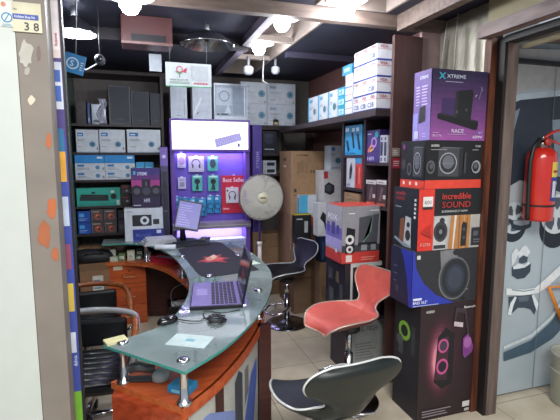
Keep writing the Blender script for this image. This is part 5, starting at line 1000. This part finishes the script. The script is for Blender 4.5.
# bottom: party speaker
cf = [('r', 0, 0, 1, 1, '#2a1a20'), *[('c', .40 - .1 * i / 9, .54 - .02 * i / 9, .40 - .29 * i / 9, '#%02x%02x%02x' % (int(46 + 170 * (i / 9) ** 1.6), int(26 + 110 * (i / 9) ** 2.2), int(34 + 116 * (i / 9) ** 1.8)), .5 - .18 * i / 9) for i in range(10)], ('p', [(.27, .33), (.31, .72), (.45, .8), (.52, .76), (.60, .74), (.60, .30), (.42, .26)], '#15131a'), ('p', [(.28, .35), (.33, .7), (.5, .72), (.5, .33)], '#3c2430'),
      ('c', .41, .64, .062, '#c0508a', .85), ('c', .41, .64, .044, '#40384a', .85), ('c', .405, .46, .07, '#c0508a', .85), ('c', .405, .46, .048, '#241c28', .85), ('p', [(.56, .8), (.6, .96), (.78, .94), (.9, .62), (.86, .62), (.76, .9), (.63, .92), (.6, .8)], '#3a3038'), ('p', [(.58, .8), (.74, .78), (.74, .82), (.58, .84)], '#c8b8c0'),
      ('p', [(.75, .68), (.84, .72), (.95, .60), (.93, .55), (.8, .5), (.76, .54)], '#7a3a84'), ('c', .84, .64, .05, '#a060a0', .8), ('lines', .08, .03, .7, .1, 3, '#8a8288'), ('r', .80, .06, .93, .11, '#c9c6c6'), ('r', .84, .02, .93, .045, '#b9b6b6'), ('t', .08, .94, .022, 'AUDIO', '#d8d4d6', .14), ('t', .74, .945, .02, 'Bluetooth', '#d8d4d6', .2)]
lf = [('r', 0, 0, 1, 1, '#25232a'), ('ring', .42, .72, .05, .085, '#7fae3c'), ('c', .42, .72, .05, '#20262a'), ('r', .7, .55, .85, .8, '#3a3c42'), ('r', .2, .5, .4, .6, '#4a4c50'), ('c', .25, .62, .05, '#54565c')]
sbox('party_speaker_carton', 'tall dark carton with a glowing pink party speaker, bottom of the stack by the post', X_(417, 400), X_(472, 400), 0, zs5[1], .26, '#2a1a20', front=cf, left=lf)
bf = [('r', 0, 0, 1, 1, '#2b2b30'), ('p', [(.42, .4), (.38, .98), (.66, 1.0), (.66, .99), (.6, .7)], '#77787c'), ('p', [(.0, .0), (.02, 1), (.05, .7), (.16, .42), (.35, .18), (.62, .0)], '#2a38a4'), ('p', [(.0, 0), (.0, 1), (.03, 1), (.03, 0)], '#2a38a4'),
      ('c', .60, .46, .40, '#6d6f73', .85), ('c', .605, .46, .375, '#3a3c42', .85), ('c', .61, .46, .35, '#24262b', .8), ('c', .61, .46, .26, '#2e3442', .8), ('c', .61, .46, .2, '#39404f', .8), ('c', .62, .94, .06, '#25262b', 1.4), ('p', [(.02, .12), (.14, .12), (.14, .16), (.02, .16)], '#d8dcec'), ('t', .02, .05, .055, 'BASS 10.5"', '#e4e8f4', .2), ('lines', .02, -.0, .4, .04, 1, '#9aa6d4'), ('lines', .78, .22, .82, .25, 1, '#8a8c92'), ('r', .05, .86, .1, .93, '#c4c6cc'), ('c', .75, .06, .03, '#15161a')]
bl_ = [('r', 0, 0, 1, 1, '#1f2540'), ('p', [(.45, 1), (1, 1), (1, 0), (.9, 0), (.78, .5), (.6, .85)], '#2a38a4'), ('r', .12, .25, .3, .33, '#2d3038'), ('lines', .15, .36, .35, .38, 1, '#8a94b4'), ('lines', .15, .5, .38, .52, 1, '#8a94b4'), ('lines', .15, .64, .38, .66, 1, '#8a94b4'), ('r', .3, .18, .4, .3, '#4a4c58')]
sbox('subwoofer_carton', 'black and deep blue subwoofer carton, second from the bottom of the stack', X_(412, 280), X_(480, 280), zs5[1], zs5[2], .22, '#2b2b30', front=bf, left=bl_, top='#3a3a40')
WD = '#b07a48'
inf = [('r', .0, .0, 1, 1, '#191a1e'), ('r', .0, .0, 1, .56, '#a8a6a2'), ('r', .0, 0, .22, 1, '#cf3528'), ('p', [(.22, .0), (.40, .0), (.42, .54), (.24, .54)], '#b4b6b8'), ('c', .325, .3, .17, '#3a3b40', .8), ('c', .325, .3, .12, '#26272c', .8), ('c', .325, .3, .04, '#77797e', .8), ('c', .34, .48, .05, '#2e3036'), ('r', .23, .02, .4, .08, '#303238'),
       ('p', [(.44, .0), (.5, .0), (.52, .56), (.47, .56)], WD), ('p', [(.5, .0), (.58, .0), (.62, .56), (.52, .56)], '#d0cdc8'), ('p', [(.52, .0), (.75, .0), (.76, .56), (.55, .56)], WD), ('r', .585, .0, .6, .56, '#8a5a30'), ('r', .7, .0, .715, .56, '#8f5f34'), ('r', .66, .0, .67, .56, '#c9945c'), ('p', [(.62, .04), (.7, .04), (.71, .42), (.65, .45), (.63, .4)], '#232428'), ('c', .665, .32, .03, '#46484e'), ('c', .665, .18, .03, '#46484e'),
       ('r', .78, .04, .98, .34, '#2a2c32'), ('r', .81, .2, .88, .28, '#55585e'), ('lines', .81, .08, .95, .16, 2, '#66696f'), ('r', .05, .72, .19, .88, '#d8d4d4'), ('r', .05, .68, .19, .72, '#26272c'), ('t', .07, .76, .06, 'AUDIO', '#4a4a50', .1),
       ('t', .32, .83, .1, 'incredible', '#c43a34', .42), ('t', .32, .69, .1, 'SOUND', '#a8322e', .42), ('t', .32, .615, .035, 'EXPERIENCE IT NOW', '#b9b9bc', .38), ('p', [(.03, .3), (.19, .44), (.16, .36), (.19, .2)], '#a82a20'), ('t', .03, .08, .05, 'F-2750', '#e0a098', .14), ('r', .965, .6, 1, .95, '#3a3a3e')]
inl = [('r', 0, 0, 1, 1, '#1c222c'), ('t', .1, .88, .06, 'incredible', '#b83a38', .4), ('t', .1, .79, .06, 'SOUND', '#a03230', .36), ('lines', .1, .66, .4, .7, 1, '#8a8e96'), ('r', .86, .8, .93, .84, '#d0d2d4'), ('r', .86, .73, .93, .77, '#d0d2d4'), ('r', .86, .66, .93, .70, '#d0d2d4'), ('r', .86, .59, .93, .63, '#d0d2d4'), ('r', .86, .52, .93, .56, '#d0d2d4'),
       ('p', [(.3, .12), (.48, .08), (.5, .5), (.34, .48)], '#7c4a34'), ('p', [(.48, .08), (.78, .06), (.76, .52), (.54, .54)], '#b4b8bc'), ('c', .65, .22, .09, '#2c2e34', .8), ('c', .66, .4, .045, '#2c2e34'), ('p', [(.1, .12), (.5, .02), (.8, .02), (.8, .06), (.5, .08), (.12, .16)], '#8a97a4')]
sbox('bookshelf_speaker_carton', 'carton reading incredible sound with a red stripe and wooden speakers, middle of the stack', X_(418, 220), X_(485.5, 220), zs5[2], zs5[3], .25, '#191a1e', front=inf, left=inl, top='#2c2c30')
def spk(cx, cy, w_, h_, kx=1.):
    return [('p', [(cx - w_, cy - h_), (cx + w_ * .8, cy - h_ * 1.05), (cx + w_ * .8, cy + h_), (cx - w_, cy + h_)], '#3d3e44'), ('p', [(cx + w_ * .8, cy - h_ * 1.05), (cx + w_ * 1.15, cy - h_ * .9), (cx + w_ * 1.15, cy + h_ * 1.05), (cx + w_ * .8, cy + h_)], '#232328'), ('p', [(cx - w_, cy + h_), (cx + w_ * .8, cy + h_), (cx + w_ * 1.15, cy + h_ * 1.05), (cx - w_ * .6, cy + h_ * 1.1)], '#5f6066'),
            ('c', cx - w_ * .15, cy - .02, h_ * .78, '#8f9098', kx), ('c', cx - w_ * .15, cy - .02, h_ * .68, '#28292e', kx), ('c', cx - w_ * .15, cy + h_ * .02, h_ * .5, '#5f616a', kx), ('r', cx - w_ * .7, cy - .03, cx + w_ * .4, cy - .02, '#77787e')]
s21 = [('r', 0, 0, 1, 1, '#131318'), ('r', 0, 0, 1, .18, '#d24030')] + spk(.42, .55, .2, .29) + [('c', .09, .45, .14, '#55565c', .75), ('c', .09, .45, .1, '#1d1e22', .75), ('c', .1, .47, .06, '#4a4b52', .75), ('c', .89, .45, .14, '#8a8b92', .85), ('c', .88, .45, .1, '#1d1e22', .85), ('c', .88, .47, .06, '#55565c', .85), ('t', .08, .87, .05, 'AUDIO', '#d8d8dc', .14), ('lines', .08, .8, .4, .83, 1, '#9a9aa0'), ('t', .86, .87, .04, 'F2100', '#c9c9cc', .09), ('lines', .8, .8, .97, .83, 1, '#9a9aa0'), ('p', [(.66, .32), (.70, .32), (.7, .75), (.67, .75)], '#3a3b40')]
l21 = [('r', 0, 0, 1, 1, '#15151b'), ('r', 0, 0, 1, .17, '#d24030'), ('r', .12, .06, .2, .13, '#f0dcd8'), ('r', .4, .06, .48, .13, '#f0dcd8'), ('r', .66, .06, .74, .13, '#f0dcd8')] + spk(.74, .55, .2, .3, .55) + [('c', .4, .4, .14, '#55565c', .6), ('c', .4, .4, .09, '#1d1e22', .6), ('c', .16, .5, .12, '#3a3b42', .6), ('c', .16, .88, .06, '#7a3a78', .8)]
sbox('multimedia_speaker_carton', 'black carton of round speakers with an orange red bottom band, second from the top', X_(425, 165), X_(481.5, 165), zs5[3], zs5[4], .235, '#131318', front=s21, left=l21, top='#1b1b20')
# top: purple soundbar carton, colours printed in bands
def bands(n, c0, c1):
    o_ = []
    for i in range(n):
        f = (i + .5) / n; c = ''.join('%02x' % int(a_ + (b_ - a_) * f) for a_, b_ in zip(bytes.fromhex(c0), bytes.fromhex(c1))); o_.append(('r', 0, i / n, 1, (i + 1) / n, '#' + c))
    return o_
race = bands(12, '96509a', '2c2548') + [('r', .18, .32, .6, .6, '#3f2c5c'), ('p', [(.11, .31), (.11, .37), (.16, .39), (.85, .29), (.86, .24), (.84, .16), (.78, .16)], '#17171a'), ('p', [(.11, .37), (.16, .39), (.86, .29), (.84, .27)], '#2a2a30'), ('p', [(.40, .34), (.43, .7), (.72, .74), (.74, .68), (.71, .27)], '#1d1e20'), ('p', [(.40, .34), (.43, .7), (.47, .705), (.45, .33)], '#2e2f31'),
        ('c', .45, .41, .02, '#4a4c4c'), ('c', .62, .44, .02, '#4a4c4c'), ('t', .37, .11, .055, 'RACE', '#d8c8e4', .22), ('lines', .3, .08, .66, .1, 1, '#b89ac4'), ('t', .03, .05, .035, 'SB-2176', '#c9a8cc', .16), ('lines', .03, .1, .18, .12, 1, '#b89ac4'), ('t', .76, .03, .045, '60W', '#dccce8', .18), ('t', .86, .1, .03, 'BT', '#8fb4e0', .08), ('t', .24, .88, .05, 'XTREME', '#c9d4e4', .34), ('lines', .22, .82, .58, .84, 1, '#b9b2cc'),
        ('p', [(.10, .86), (.13, .86), (.22, .95), (.19, .95)], '#3fb4cc'), ('p', [(.19, .86), (.22, .86), (.13, .95), (.10, .95)], '#3fb4cc'), ('p', [(.83, .6), (.84, .6), (.9, .78), (.89, .78)], '#8f86a8'), ('p', [(.76, .62), (.8, .66), (.78, .66)], '#c9c2d4'), ('p', [(.84, .8), (.9, .72), (.9, .73)], '#b4acc4')]
racel = bands(10, '9a86cc', '584080') + [('r', .0, .0, .3, .4, '#8f8ad0'), ('p', [(.35, .25), (.72, .28), (.72, .5), (.38, .48)], '#1d1e24'), ('r', .1, .03, .35, .14, '#c9c4e0'), ('lines', .15, .5, .4, .8, 7, '#c4b4dc'), ('lines', .5, .5, .85, .8, 7, '#c4b4dc'), ('t', .35, .88, .045, 'XTREME', '#d0d4ec', .5), ('lines', .6, .04, .9, .12, 2, '#b4a8dc')]
sbox('soundbar_carton', 'purple soundbar carton reading RACE, topmost of the stack by the post', X_(431, 105), X_(486, 105), zs5[4], zs5[5], .155, '#2a2144', front=race, left=racel, top='#35284f')
# small stickers on the shelf end panel
for nm, lab, (px0, py0, px1, py1), c_ in (('paper_label', 'small pale label on the dark shelf end above the red one', (392, 148, 400, 156.5), '#8f8580'), ('paper_label', 'small red label with white print on the dark shelf end', (392, 158, 401, 168.5), '#a8283c')):
    q0, q1 = pY(px0, py1, YE - .002), pY(px1, py0, YE - .002); t = thing(nm, lab, 'label', (q0.x, YE - .0015, q0.z)); MB().box((0, 0, 0), (q1.x - q0.x, .0012, q1.z - q0.z), M(c_, .5)).build('paper', t)
    p, l = art([('lines', .15, .2, .85, .8, 3, '#dccccc' if 'red' in lab else '#6a625e')], (0, 0, 0), (1, 0, 0), (0, 0, 1), q1.x - q0.x, q1.z - q0.z, .0003, .0001); l.build('lettering', t)
